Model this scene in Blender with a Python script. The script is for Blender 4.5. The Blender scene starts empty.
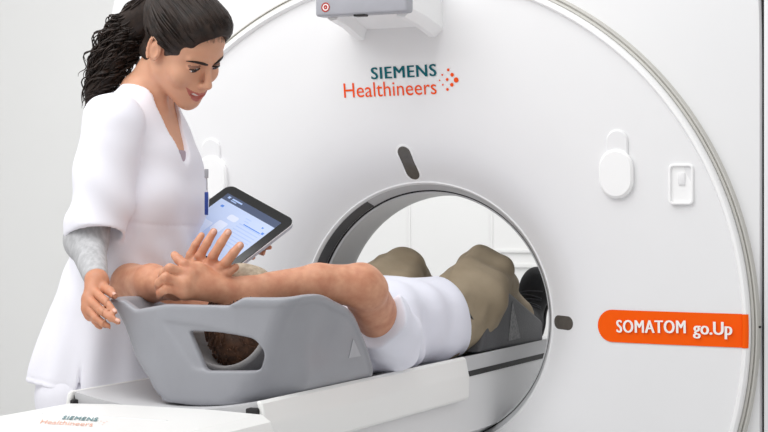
import bpy, bmesh, math, random
import numpy as np
from mathutils import Vector, Matrix
random.seed(7); rng = np.random.default_rng(7)
SC = bpy.context.scene; COL = SC.collection
PI = math.pi

# ------------------------------------------------------------------ camera frame
FPX, HY, CU, SU = 1636.4, 212.73, math.cos(0.427079), math.sin(0.427079)
CAM = np.array([1.847, -4.171, 1.301])
def P(px, py, d):                       # a point seen at (px,py) that lies d metres deep
    u = (px-384.0)/FPX
    return CAM + d*np.array([-SU+u*CU, CU+u*SU, (HY-py)/FPX])
def ray(px, py):
    u = (px-384.0)/FPX
    return np.array([-SU+u*CU, CU+u*SU, (HY-py)/FPX])
def onX(px, py, x):
    r = ray(px, py); return CAM+r*((x-CAM[0])/r[0])
def onY(px, py, y):
    r = ray(px, py); return CAM+r*((y-CAM[1])/r[1])
def onZ(px, py, z):
    r = ray(px, py); return CAM+r*((z-CAM[2])/r[2])
FWD = np.array([-SU, CU, 0]); RGT = np.array([CU, SU, 0]); UPV = np.array([0, 0, 1.0])

# ------------------------------------------------------------------ materials
def lin(c):
    c = [x/255 for x in c]
    return tuple(x/12.92 if x <= .04045 else ((x+.055)/1.055)**2.4 for x in c)
def mat(name, rgb, rough=.5, vary=.04, scale=30, bump=0., bscale=200, metal=0., spec=.5, sss=0., rgb2=None, stretch=None, coat=0., emit=None):
    m = bpy.data.materials.new(name); m.use_nodes = True
    nt = m.node_tree; b = nt.nodes['Principled BSDF']
    c = lin(rgb)
    b.inputs['Roughness'].default_value = rough
    b.inputs['Metallic'].default_value = metal
    b.inputs['Specular IOR Level'].default_value = spec
    if coat: b.inputs['Coat Weight'].default_value = coat; b.inputs['Coat Roughness'].default_value = .08
    if sss:
        b.inputs['Subsurface Weight'].default_value = sss
        b.inputs['Subsurface Radius'].default_value = (.012, .005, .003); b.inputs['Subsurface Scale'].default_value = 1
    tc = nt.nodes.new('ShaderNodeTexCoord'); src = tc.outputs['Object']
    if stretch:
        mp = nt.nodes.new('ShaderNodeMapping'); mp.inputs['Scale'].default_value = stretch
        nt.links.new(src, mp.inputs[0]); src = mp.outputs[0]
    n = nt.nodes.new('ShaderNodeTexNoise'); n.inputs['Scale'].default_value = scale; n.inputs['Detail'].default_value = 5
    nt.links.new(src, n.inputs['Vector'])
    mx = nt.nodes.new('ShaderNodeMix'); mx.data_type = 'RGBA'
    c2 = lin(rgb2) if rgb2 else tuple(x*(1-vary) for x in c)
    c1 = c if rgb2 else tuple(min(1, x*(1+vary)) for x in c)
    mx.inputs[6].default_value = (*c1, 1); mx.inputs[7].default_value = (*c2, 1)
    rmp = nt.nodes.new('ShaderNodeMapRange'); rmp.inputs[1].default_value = .3; rmp.inputs[2].default_value = .7
    nt.links.new(n.outputs[0], rmp.inputs[0]); nt.links.new(rmp.outputs[0], mx.inputs[0])
    nt.links.new(mx.outputs[2], b.inputs['Base Color'])
    if bump:
        n2 = nt.nodes.new('ShaderNodeTexNoise'); n2.inputs['Scale'].default_value = bscale; n2.inputs['Detail'].default_value = 4
        nt.links.new(src, n2.inputs['Vector'])
        bp = nt.nodes.new('ShaderNodeBump'); bp.inputs['Strength'].default_value = bump; bp.inputs['Distance'].default_value = .004
        nt.links.new(n2.outputs[0], bp.inputs['Height']); nt.links.new(bp.outputs[0], b.inputs['Normal'])
    if emit:
        nt.links.new(mx.outputs[2], b.inputs['Emission Color']); b.inputs['Emission Strength'].default_value = emit
    return m
M = {}
M['white'] = mat('white_enamel', (238, 238, 239), .38, .008, 3)
M['lip'] = mat('bright_white_enamel', (250, 250, 250), .3, .005, 3)
M['panel'] = mat('panel_white', (236, 236, 237), .42, .008, 3)
M['groove'] = mat('warm_grey_groove', (206, 204, 198), .5, .03, 8)
M['gap'] = mat('black_gap', (30, 28, 30), .6, .1, 20)
M['black'] = mat('black_plastic', (24, 24, 26), .35, .1, 40)
M['glossblack'] = mat('black_gloss', (14, 14, 16), .12, .1, 40)
M['sensor'] = mat('smoked_window', (88, 84, 80), .12, .1, 60)
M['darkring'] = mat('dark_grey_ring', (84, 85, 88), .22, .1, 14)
M['liner'] = mat('bore_liner_grey', (196, 197, 199), .35, .02, 5)
M['teal'] = mat('teal_print', (0, 96, 106), .5, .03, 40, spec=.2)
M['orange'] = mat('orange_print', (244, 84, 20), .5, .03, 40, spec=.2)
M['strip'] = mat('orange_strip', (255, 94, 0), .5, .02, 10, spec=.15)
M['textwhite'] = mat('white_print', (252, 250, 246), .5, .01, 40)
M['silver'] = mat('silver_grey', (168, 169, 176), .35, .03, 30)
M['red'] = mat('red_ring_print', (176, 52, 40), .4, .05, 40)
M['rest'] = mat('grey_foam_skin', (153, 154, 160), .42, .04, 12, .08, 500)
M['restlight'] = mat('pale_grey_print', (176, 177, 182), .5, .03, 60)
M['cushion'] = mat('pale_grey_cushion', (176, 174, 174), .7, .05, 60, .2, 300)
M['table'] = mat('table_white', (243, 243, 241), .35, .006, 3)
M['tableside'] = mat('table_light_grey', (232, 232, 233), .45, .01, 3)
M['cradle'] = mat('cradle_grey', (205, 205, 207), .4, .02, 6)
M['wedge'] = mat('charcoal_foam', (84, 84, 87), .6, .08, 14, .25, 160)
M['emblem'] = mat('worn_grey_emblem', (150, 150, 150), .6, .3, 120, rgb2=(96, 96, 98))
M['tunic'] = mat('white_cotton', (241, 240, 248), .85, .012, 8, .12, 900)
M['shirt'] = mat('white_polo_cotton', (236, 237, 248), .85, .015, 8, .15, 800)
M['heather'] = mat('heather_grey_knit', (196, 196, 198), .9, .1, 90, .3, 500, rgb2=(168, 168, 170), stretch=(1, 1, .4))
M['lilac'] = mat('lilac_cotton', (176, 160, 172), .9, .05, 40, .2, 600)
M['khaki'] = mat('khaki_twill', (166, 151, 128), .85, .07, 10, .25, 500, rgb2=(146, 131, 108))
M['shoe'] = mat('black_suede', (30, 30, 33), .75, .25, 60, .3, 400)
M['lace'] = mat('dark_grey_lace', (70, 70, 74), .8, .1, 60)
M['sole'] = mat('black_rubber', (18, 18, 18), .6, .1, 60)
M['skinw'] = mat('skin_warm_olive', (214, 160, 130), .48, .05, 22, .05, 900, sss=.12)
M['skinh'] = mat('skin_warm_hand', (200, 138, 106), .5, .08, 40, .08, 700, sss=.1)
M['skinp'] = mat('skin_tanned', (216, 160, 128), .48, .1, 34, .12, 420, sss=.1, rgb2=(192, 128, 98))
M['nail'] = mat('fingernail', (226, 176, 156), .3, .03, 60)
M['lid'] = mat('eye_makeup', (140, 98, 78), .45, .08, 60)
M['lips'] = mat('lips', (186, 104, 92), .4, .05, 60)
M['hair'] = mat('dark_brown_hair', (50, 37, 30), .45, .3, 60, spec=.28, rgb2=(26, 19, 16))
M['hair2'] = mat('brown_hair', (112, 78, 56), .45, .3, 60, rgb2=(66, 44, 32))
M['greyhair'] = mat('sandy_grey_hair', (196, 180, 158), .6, .2, 90, rgb2=(150, 134, 114))
M['eye'] = mat('eye_white', (226, 220, 216), .2, .02, 40)
M['iris'] = mat('brown_iris', (40, 26, 20), .15, .1, 40)
M['tooth'] = mat('teeth', (240, 234, 226), .25, .02, 40)
M['mouth'] = mat('mouth_inside', (96, 40, 38), .5, .05, 40)
M['wall'] = mat('matt_white_wall', (235, 235, 234), .9, .008, 2)
M['floor'] = mat('pale_vinyl_floor', (214, 214, 214), .5, .03, 4)
M['screen'] = mat('lit_screen', (178, 194, 226), .2, .03, 8, emit=.25)
M['navy'] = mat('lit_navy', (52, 66, 96), .2, .05, 8, emit=.3)
M['blue'] = mat('lit_blue', (70, 120, 200), .2, .03, 8, emit=.4)
M['pale'] = mat('lit_pale', (206, 214, 234), .2, .01, 8, emit=.25)
M['mid'] = mat('lit_midtone', (150, 172, 212), .2, .03, 8, emit=.4)
M['badgeblue'] = mat('blue_plastic', (36, 66, 150), .35, .06, 40)
M['green'] = mat('green_stone', (20, 130, 80), .25, .05, 40)

# ------------------------------------------------------------------ objects
def link(name, me, m=None, parent=None):
    o = bpy.data.objects.new(name, me); COL.objects.link(o)
    if m is not None:
        for x in (m if isinstance(m, (list, tuple)) else [m]): me.materials.append(x)
    if parent is not None:
        o.parent = parent
        o.matrix_parent_inverse = Matrix.Translation(-parent.location)
    return o
def tag(o, label=None, cat=None, group=None, kind=None):
    if label: o['label'] = label
    if cat: o['category'] = cat
    if group: o['group'] = group
    if kind: o['kind'] = kind
    return o
def empty(name, loc):
    o = bpy.data.objects.new(name, None); COL.objects.link(o); o.location = loc; o.empty_display_size = .1
    return o
def mesh_np(name, v, f, m=None, parent=None, smooth=True, mi=None):
    me = bpy.data.meshes.new(name)
    v = np.asarray(v, dtype=np.float32)
    if isinstance(f, np.ndarray):
        n, k = f.shape
        me.vertices.add(len(v)); me.vertices.foreach_set('co', v.ravel())
        me.loops.add(n*k); me.loops.foreach_set('vertex_index', f.astype(np.int32).ravel())
        me.polygons.add(n); me.polygons.foreach_set('loop_start', np.arange(0, n*k, k, dtype=np.int32))
        me.update(calc_edges=True); me.validate()
    else:
        me.from_pydata([tuple(map(float, x)) for x in v], [], f)
    if mi is not None: me.polygons.foreach_set('material_index', np.asarray(mi, dtype=np.int32))
    if smooth: me.polygons.foreach_set('use_smooth', np.ones(len(me.polygons), dtype=bool))
    me.update()
    return link(name, me, m, parent)
def bm_obj(name, bm, m, parent=None, smooth=False, angle=None):
    bmesh.ops.recalc_face_normals(bm, faces=bm.faces)
    me = bpy.data.meshes.new(name); bm.to_mesh(me); bm.free()
    if smooth or angle:
        me.polygons.foreach_set('use_smooth', np.ones(len(me.polygons), dtype=bool))
        if angle: me.set_sharp_from_angle(angle=angle)
    return link(name, me, m, parent)
def bm_box(bm, lo, hi, bev=0., seg=2):
    lo = Vector(lo); hi = Vector(hi)
    r = bmesh.ops.create_cube(bm, size=1, matrix=Matrix.Translation((lo+hi)/2) @ Matrix.Diagonal((*(hi-lo), 1)))
    if bev:
        es = list({e for v in r['verts'] for e in v.link_edges})
        bmesh.ops.bevel(bm, geom=es, offset=bev, segments=seg, affect='EDGES', profile=.5)
def box(name, lo, hi, m, parent=None, bev=.004, seg=2):
    bm = bmesh.new(); bm_box(bm, lo, hi, bev, seg)
    return bm_obj(name, bm, m, parent, angle=.6)
def lathe(name, prof, m, parent=None, n=128, c=(0, 0, 1.0), a0=0., a1=2*PI, angle=.7):   # profile of (r, y) about the bore axis
    full = abs(a1-a0-2*PI) < 1e-6
    k = n if full else n+1
    an = a0+(a1-a0)*np.arange(k)/n
    v = np.array([[c[0]+r*math.cos(t), c[1]+y, c[2]+r*math.sin(t)] for t in an for r, y in prof])
    L = len(prof); f = []
    for i in range(k if full else k-1):
        j = (i+1) % k
        for q in range(L-1): f.append((i*L+q, i*L+q+1, j*L+q+1, j*L+q))
    o = mesh_np(name, v, f, m, parent)
    o.data.set_sharp_from_angle(angle=angle)
    return o
def tube(pts, r, n=6):
    pts = np.asarray(pts, float); k = len(pts)
    r = np.full(k, r) if np.isscalar(r) else np.asarray(r)
    T = np.gradient(pts, axis=0); T /= np.linalg.norm(T, axis=1)[:, None]+1e-12
    ref = np.array([0.31, .22, .92]); A = np.cross(T, ref); A /= np.linalg.norm(A, axis=1)[:, None]+1e-12
    B = np.cross(T, A)
    t = 2*PI*np.arange(n)/n
    v = pts[:, None]+r[:, None, None]*(np.cos(t)[None, :, None]*A[:, None]+np.sin(t)[None, :, None]*B[:, None])
    v = v.reshape(-1, 3)
    f = np.array([(i*n+j, i*n+(j+1) % n, (i+1)*n+(j+1) % n, (i+1)*n+j) for i in range(k-1) for j in range(n)])
    return v, f
def tubes_obj(name, curves, m, parent, n=5):
    V, F, o = [], [], 0
    for pts, r in curves:
        v, f = tube(pts, r, n); V.append(v); F.append(f+o); o += len(v)
    return mesh_np(name, np.concatenate(V), np.concatenate(F), m, parent)
def prism(name, poly, axis, a, b, m, parent=None, bev=.006, seg=3):    # polygon (two coordinates) pushed along an axis
    bm = bmesh.new(); idx = [i for i in range(3) if i != axis]
    def mk(t):
        out = []
        for p in poly:
            q = [0, 0, 0]; q[idx[0]], q[idx[1]] = p; q[axis] = t
            out.append(bm.verts.new(q))
        return out
    A = mk(a); B = mk(b); n = len(poly)
    bm.faces.new(A); bm.faces.new(B[::-1])
    for i in range(n): bm.faces.new((A[i], A[(i+1) % n], B[(i+1) % n], B[i]))
    bmesh.ops.recalc_face_normals(bm, faces=bm.faces)
    if bev:
        es = [e for e in bm.edges if len(e.link_faces) == 2 and e.calc_face_angle(0) > .35]
        bmesh.ops.bevel(bm, geom=es, offset=bev, segments=seg, affect='EDGES', profile=.5)
    return bm_obj(name, bm, m, parent, angle=.6)

# ------------------------------------------------------------------ implicit surfaces
class Pr:
    def __init__(s, f, lo, hi): s.f, s.lo, s.hi = f, np.asarray(lo, float), np.asarray(hi, float)
def smin(a, b, k):
    if k <= 0: return np.minimum(a, b)
    h = np.clip(.5+.5*(b-a)/k, 0, 1); return b*(1-h)+a*h-k*h*(1-h)
def smax(a, b, k): return -smin(-a, -b, k)
def rc(a, b, ra, rb=None):
    a = np.asarray(a, float); b = np.asarray(b, float); rb = ra if rb is None else rb
    ba = b-a; L = max(float(ba @ ba), 1e-9)
    def f(X, Y, Z):
        x, y, z = X-a[0], Y-a[1], Z-a[2]
        t = np.clip((x*ba[0]+y*ba[1]+z*ba[2])/L, 0, 1)
        return np.sqrt((x-t*ba[0])**2+(y-t*ba[1])**2+(z-t*ba[2])**2)-(ra+(rb-ra)*t)
    R = max(ra, rb)
    return Pr(f, np.minimum(a, b)-R, np.maximum(a, b)+R)
def ell(c, r, R=None):
    c = np.asarray(c, float); r = np.asarray(r, float); R = np.eye(3) if R is None else np.asarray(R)
    def f(X, Y, Z):
        x, y, z = X-c[0], Y-c[1], Z-c[2]
        q = [(x*R[0, i]+y*R[1, i]+z*R[2, i])/r[i] for i in range(3)]
        k0 = np.sqrt(q[0]**2+q[1]**2+q[2]**2); k1 = np.sqrt((q[0]/r[0])**2+(q[1]/r[1])**2+(q[2]/r[2])**2)
        return k0*(k0-1)/np.maximum(k1, 1e-6)
    e = np.sqrt((R**2) @ (r**2))
    return Pr(f, c-e, c+e)
def U(k, *ps):
    lo = np.min([p.lo for p in ps], 0)-k; hi = np.max([p.hi for p in ps], 0)+k
    def f(X, Y, Z):
        d = ps[0].f(X, Y, Z)
        for p in ps[1:]: d = smin(d, p.f(X, Y, Z), k)
        return d
    return Pr(f, lo, hi)
def Sub(k, a, b): return Pr(lambda X, Y, Z: smax(a.f(X, Y, Z), -b.f(X, Y, Z), k), a.lo, a.hi)
def Int(k, a, b): return Pr(lambda X, Y, Z: smax(a.f(X, Y, Z), b.f(X, Y, Z), k), a.lo, a.hi)
def off(a, t): return Pr(lambda X, Y, Z: a.f(X, Y, Z)-t, a.lo-max(t, 0), a.hi+max(t, 0))
def disp(a, g, m=.01): return Pr(lambda X, Y, Z: a.f(X, Y, Z)+g(X, Y, Z), a.lo-m, a.hi+m)
def plane(p, n):
    p = np.asarray(p, float); n = np.asarray(n, float); n = n/np.linalg.norm(n)
    return Pr(lambda X, Y, Z: (X-p[0])*n[0]+(Y-p[1])*n[1]+(Z-p[2])*n[2], [-9]*3, [9]*3)
def chain(pts, rs, k=.004):
    return U(k, *[rc(pts[i], pts[i+1], rs[i], rs[i+1]) for i in range(len(pts)-1)])
def smooth_tab(s, v, n=80):
    s = np.asarray(s, float); v = np.asarray(v, float)
    m = np.gradient(v, s); x = np.linspace(s[0], s[-1], n); i = np.clip(np.searchsorted(s, x)-1, 0, len(s)-2)
    h = s[i+1]-s[i]; t = (x-s[i])/h
    return x, (2*t**3-3*t**2+1)*v[i]+(t**3-2*t**2+t)*h*m[i]+(-2*t**3+3*t**2)*v[i+1]+(t**3-t**2)*h*m[i+1]
def loft(o, A, Uv, tab, n=2.3, cap=.0):   # rows: s, half along Uv, half along W, offset along Uv, offset along W
    o = np.asarray(o, float); A = np.asarray(A, float); A /= np.linalg.norm(A)
    Uv = np.asarray(Uv, float); Uv = Uv-A*(A @ Uv); Uv /= np.linalg.norm(Uv); W = np.cross(A, Uv)
    tab = np.asarray(tab, float)
    cols = [smooth_tab(tab[:, 0], tab[:, i]) for i in range(1, 5)]
    s0, s1 = tab[0, 0], tab[-1, 0]
    def f(X, Y, Z):
        x, y, z = X-o[0], Y-o[1], Z-o[2]
        s = x*A[0]+y*A[1]+z*A[2]; u = x*Uv[0]+y*Uv[1]+z*Uv[2]; w = x*W[0]+y*W[1]+z*W[2]
        a, b, ou, ow = [np.interp(s, *c) for c in cols]
        q = (np.abs((u-ou)/a)**n+np.abs((w-ow)/b)**n)**(1/n)
        d = (q-1)*np.minimum(a, b)
        return smax(d, np.maximum(s0-s, s-s1), .012)
    R = tab[:, 1:3].max()+np.abs(tab[:, 3:5]).max()
    e0, e1 = o+A*s0, o+A*s1
    return Pr(f, np.minimum(e0, e1)-R, np.maximum(e0, e1)+R)
def field(model, lo, hi, h):
    lo = np.asarray(lo, float); n = np.maximum(np.ceil((np.asarray(hi)-lo)/h).astype(int)+1, 3)
    F = np.full(n, 1., np.float32)
    ax = [(lo[i]+h*np.arange(n[i])).astype(np.float32) for i in range(3)]
    for op, p, k in model:
        if op == 'i': a = np.zeros(3, int); b = n
        else:
            m = k+3*h
            a = np.clip(np.floor((p.lo-m-lo)/h).astype(int), 0, n); b = np.clip(np.ceil((p.hi+m-lo)/h).astype(int)+1, 0, n)
        if np.any(b <= a): continue
        sl = tuple(slice(a[i], b[i]) for i in range(3))
        X, Y, Z = ax[0][sl[0]][:, None, None], ax[1][sl[1]][None, :, None], ax[2][sl[2]][None, None, :]
        d = p.f(X, Y, Z)
        c = F[sl]
        F[sl] = smin(c, d, k) if op == 'u' else smax(c, -d, k) if op == 's' else smax(c, d, k)
    return F, lo
def nets(F, lo, h):
    S = F < 0
    c = np.zeros(np.array(F.shape)-1, np.int8)
    cor = [(i, j, k) for i in (0, 1) for j in (0, 1) for k in (0, 1)]
    nx, ny, nz = c.shape
    for i, j, k in cor: c += S[i:i+nx, j:j+ny, k:k+nz]
    act = np.argwhere((c > 0) & (c < 8))
    if len(act) == 0: return np.zeros((0, 3)), np.zeros((0, 4), int)
    idx = np.full(c.shape, -1, np.int32); idx[act[:, 0], act[:, 1], act[:, 2]] = np.arange(len(act))
    Vv = [F[act[:, 0]+i, act[:, 1]+j, act[:, 2]+k] for i, j, k in cor]
    acc = np.zeros((len(act), 3)); cnt = np.zeros(len(act))
    for a in range(8):
        for b in range(a+1, 8):
            dd = np.array(cor[b])-np.array(cor[a])
            if np.abs(dd).sum() != 1 or dd.sum() < 0: continue
            va, vb = Vv[a], Vv[b]; m = (va < 0) != (vb < 0)
            t = va[m]/(va[m]-vb[m])
            acc[m] += np.array(cor[a])+t[:, None]*dd; cnt[m] += 1
    V = lo+h*(act+acc/cnt[:, None])
    Fs = []
    for ax in range(3):
        o1, o2 = [(1, 2), (2, 0), (0, 1)][ax]
        s0 = [slice(None)]*3; s1 = [slice(None)]*3; s0[ax] = slice(0, -1); s1[ax] = slice(1, None)
        A, B = S[tuple(s0)], S[tuple(s1)]
        e = np.argwhere(A != B)
        sh = np.array(c.shape)
        ok = (e[:, o1] >= 1) & (e[:, o2] >= 1) & (e[:, o1] < sh[o1]) & (e[:, o2] < sh[o2])
        e = e[ok]; ins = A[e[:, 0], e[:, 1], e[:, 2]]
        def g(d1, d2):
            q = e.copy(); q[:, o1] -= d1; q[:, o2] -= d2
            return idx[q[:, 0], q[:, 1], q[:, 2]]
        q = np.stack([g(1, 1), g(0, 1), g(0, 0), g(1, 0)], 1)
        q[~ins] = q[~ins][:, ::-1]
        Fs.append(q)
    return V, np.concatenate(Fs)
def relax(V, Fq, it):
    for _ in range(it):
        e = np.concatenate([Fq[:, [0, 1]], Fq[:, [1, 2]], Fq[:, [2, 3]], Fq[:, [3, 0]]]); e = np.concatenate([e, e[:, ::-1]])
        n = np.bincount(e[:, 0], minlength=len(V)); m = n > 0
        A = np.stack([np.bincount(e[:, 0], V[e[:, 1], i], minlength=len(V)) for i in range(3)], 1)
        V = V.copy(); V[m] = .45*V[m]+.55*A[m]/n[m][:, None]
    return V
def implicit(name, model, mats, parent=None, h=.004, fine=(), it=1, pick=None):
    """Meshes the signed field; boxes in fine = [(lo, hi, h)] are sampled closer."""
    us = [p for op, p, k in model if op == 'u']
    lo = np.min([p.lo for p in us], 0)-.012; hi = np.max([p.hi for p in us], 0)+.012
    VV, FF, o = [], [], 0
    for rlo, rhi, rh, main in [(lo, hi, h, True)]+[(np.asarray(a), np.asarray(b), c, False) for a, b, c in fine]:
        F, l0 = field(model, rlo, rhi, rh); V, Q = nets(F, l0, rh)
        if len(Q) == 0: continue
        V = relax(V, Q, it)
        if main and fine:
            c = V[Q].mean(1); keep = np.ones(len(Q), bool)
            for a, b, r_ in fine: keep &= ~np.all((c > np.asarray(a)+h*.9) & (c < np.asarray(b)-h*.9), axis=1)
            Q = Q[keep]
        used = np.unique(Q); mp = np.full(len(V), -1); mp[used] = np.arange(len(used))
        VV.append(V[used]); FF.append(mp[Q]+o); o += len(used)
    V = np.concatenate(VV); Q = np.concatenate(FF)
    mi = pick(V[Q].mean(1)) if pick else None
    return mesh_np(name, V, Q, mats, parent, mi=mi)
# ------------------------------------------------------------------ the room
box('floor', (-4.2, -6.5, -.06), (3.2, 3.0, 0), M['floor'], bev=0)['kind'] = 'structure'
def struct(o): o['kind'] = 'structure'; return o
struct(box('wall_back', (-4.2, 2.8, 0), (3.2, 2.9, 3.0), M['wall'], bev=0))
struct(box('wall_left', (-4.3, -6.5, 0), (-4.2, 2.9, 3.0), M['wall'], bev=0))
tr = onY(408, 225, 2.78); rl = onY(520, 252, 2.78); r2 = onY(520, 265, 2.78); rx = onY(490, 252, 2.78)[0]
struct(box('trim_1', (tr[0]-.006, 2.792, 0), (tr[0]+.006, 2.8, 3.0), M['wall'], bev=.003))
struct(box('trim_2', (rx, 2.788, rl[2]-.004), (1.6, 2.8, rl[2]+.012), M['wall'], bev=.003))
struct(box('trim_3', (rx, 2.785, r2[2]-.012), (1.6, 2.8, r2[2]+.006), M['wall'], bev=.003))
struct(box('trim_4', (rx-.005, 2.792, 0), (rx+.008, 2.8, 3.0), M['wall'], bev=.003))

# ------------------------------------------------------------------ the scanner
gs = tag(empty('ct_scanner', (0, .4, 0)), 'large white ring-shaped CT scanner gantry with an open round bore and an orange model strip', 'CT scanner')
PR = [(.38, .172), (.39, .165), (.398, .158), (.42, .137), (.45, .11), (.49, .082), (.54, .06), (.60, .044), (.68, .030), (.78, .018), (.88, .008), (.955, .002), (.97, .0)]
_pr, _py = np.array([p[0] for p in PR[1:]]), np.array([p[1] for p in PR[1:]])
_pm = np.gradient(_py, _pr)
def face_y(r):
    r = np.clip(np.asarray(r, float), .39, .97)
    i = np.clip(np.searchsorted(_pr, r)-1, 0, len(_pr)-2); h = _pr[i+1]-_pr[i]; t = (r-_pr[i])/h
    return (2*t**3-3*t**2+1)*_py[i]+(t**3-2*t**2+t)*h*_pm[i]+(-2*t**3+3*t**2)*_py[i+1]+(t**3-t**2)*h*_pm[i+1]
def fy(x, z): return face_y(np.hypot(x, np.asarray(z)-1.0))
def onF(px, py):
    y = .03
    for _ in range(12):
        q = onY(px, py, y); y = float(fy(q[0], q[2]))
    return onY(px, py, y)
rr = np.concatenate([np.linspace(.39, .55, 26), np.linspace(.56, .952, 40)])
lathe('face_plate', [(r, float(face_y(r))) for r in rr], M['white'], gs, 192)
lathe('outer_lip', [(.951, .004), (.953, -.006), (.957, -.011), (.964, -.011), (.969, -.006), (.971, .004), (.971, .05)], M['lip'], gs, 192)
lathe('groove_ring', [(.9705, .02), (.9725, .013), (.979, .013), (.9795, .020), (.983, .020), (.9835, .013), (.9865, .013), (.9875, .03), (.992, .036)], M['groove'], gs, 192)
# housing: a rounded rectangle with the bore cut through it
def outline(t, hw, z0, z1, rad):
    c, s = math.cos(t), math.sin(t)
    hi, lo_ = z1-1.0, 1.0-z0
    hv = hi if s > 0 else lo_
    n = 14.0
    return 1/((abs(c)/hw)**n+(abs(s)/hv)**n)**(1/n)
N = 192; vs = []; fs = []
rows = [(None, .034, .975), (1, .034, 0), (1.004, .044, 0), (1.004, .74, 0), (.985, .78, 0), (None, .78, .56)]
for q, y, r in rows:
    for i in range(N):
        t = 2*PI*i/N; R = r if q is None else outline(t, .988, .03, 2.06, 0)*q
        vs.append((R*math.cos(t), y, 1+R*math.sin(t)))
for k in range(len(rows)-1):
    for i in range(N): fs.append((k*N+i, k*N+(i+1) % N, (k+1)*N+(i+1) % N, (k+1)*N+i))
hs = mesh_np('housing', vs, fs, M['panel'], gs); hs.data.set_sharp_from_angle(angle=.5)
box('side_gap', (.9905, .05, .03), (.9995, .74, 2.06), M['gap'], gs, bev=0)
box('side_cover', (.9995, .028, .03), (1.32, .76, 2.06), M['panel'], gs, bev=.006, seg=3)
q = onY(757, 327, .03); box('panel_joint', (.968, .0285, q[2]-.0025), (.992, .034, q[2]+.0025), M['gap'], gs, bev=0)
# bore
lathe('bore_lip', [(.3915, .1635), (.388, .163), (.3845, .167), (.383, .176)], M['white'], gs, 160)
lathe('bore_band', [(.383, .176), (.380, .18), (.3665, .212)], M['liner'], gs, 160)
lathe('bore_dark_band', [(.3818, .177), (.3788, .1805), (.3665, .2105)], M['darkring'], gs, 70, a0=math.radians(119), a1=math.radians(236))  # dark reflection on the glossy band, put in as a darker arc
lathe('bore_seam', [(.3665, .2105), (.370, .213), (.370, .219), (.362, .221)], M['gap'], gs, 160)
lathe('bore_liner', [(.363, .219), (.358, .222), (.352, .36), (.353, .385), (.36, .40), (.44, .56), (.50, .70), (.56, .782)], M['liner'], gs, 160)
# decals laid on the face
def drape(v2, f, name, m, parent, lift=.0016, smooth=False):
    v2 = np.asarray(v2, float)
    v = np.stack([v2[:, 0], fy(v2[:, 0], v2[:, 1])-lift, v2[:, 1]], 1)
    return mesh_np(name, v, f, m, parent, smooth=smooth)
def text_mesh(s, bold=0., ext=0.):
    cu = bpy.data.curves.new('t', 'FONT'); cu.body = s; cu.size = 1; cu.space_character = 1.10 if s.isupper() else 1.0;  cu.resolution_u = 4; cu.fill_mode = 'FRONT'
    o = bpy.data.objects.new('t', cu); COL.objects.link(o)
    dg = bpy.context.evaluated_depsgraph_get(); me = bpy.data.meshes.new_from_object(o.evaluated_get(dg))
    v = np.array([x.co[:] for x in me.vertices]); f = [tuple(p.vertices) for p in me.polygons]
    bpy.data.objects.remove(o); bpy.data.curves.remove(cu); bpy.data.meshes.remove(me)
    v = v[:, :2]; b = bold
    if b > .015:
        n = len(v); V = []; F = []
        for k, dx in enumerate((-b, -b/3, b/3, b)): V.append(v+[dx, 0]); F += [tuple(i+k*n for i in q) for q in f]
        v = np.concatenate(V); f = F
    v = v-v.min(0); v /= v.max(0)
    return v, f
def text_between(s, a, b, h, dn, bold):          # (u,v) in a flat frame: left end a, right end b, total height h, dn below the line
    v, f = text_mesh(s, bold)
    a = np.array(a); b = np.array(b); e = b-a; n = np.array([-e[1], e[0]])/np.hypot(*e)
    return a+v[:, :1]*e+(v[:, 1:]*h-dn)*n, f
def q2(px, py): p = onF(px, py); return (p[0], p[2])
lg = tag(empty('brand_logo', (0, 0, 1.7)), None); lg.parent = gs; lg.matrix_parent_inverse = Matrix.Translation(-gs.location)
def sub(o): return o
def lift_text(s, pa, pb, ptop, m, name, parent, bold, dn=0., lift=.0016):
    a, b = q2(*pa), q2(*pb); t = q2(*ptop)
    v, f = text_between(s, a, b, math.hypot(t[0]-a[0], t[1]-a[1]), dn, bold)
    if bold > .015: lift = lift+np.repeat(np.arange(4)*.0003, len(v)//4)
    return drape(v, f, name, m, parent, lift)
lift_text('SIEMENS', (371.5, 79.5), (437, 76), (371.5, 67.6), M['teal'], 'wordmark', gs, .028)
lift_text('Healthineers', (344.5, 98), (437, 94.2), (344.5, 83.5), M['orange'], 'wordmark_lower_line', gs, .014)
for px, py, r in [(448.4, 69.9, 1.5), (452.3, 74.8, 2.0), (456.3, 80, 2.7), (452, 84.8, 2.0), (447.6, 89.5, 1.5), (442.4, 74.9, 1.0), (447.3, 79.5, 1.6), (443, 84.8, 1.0), (439.8, 80.4, .8)]:
    p = onF(px, py); R = r*.00268
    drape([(p[0], p[2])]+[(p[0]+R*math.cos(t), p[2]+R*math.sin(t)) for t in np.linspace(0, 2*PI, 20, False)],
          [(0, 1+i, 1+(i+1) % 20) for i in range(20)], 'logo_dot', M['orange'], gs)
bpy.data.objects.remove(lg)
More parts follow.
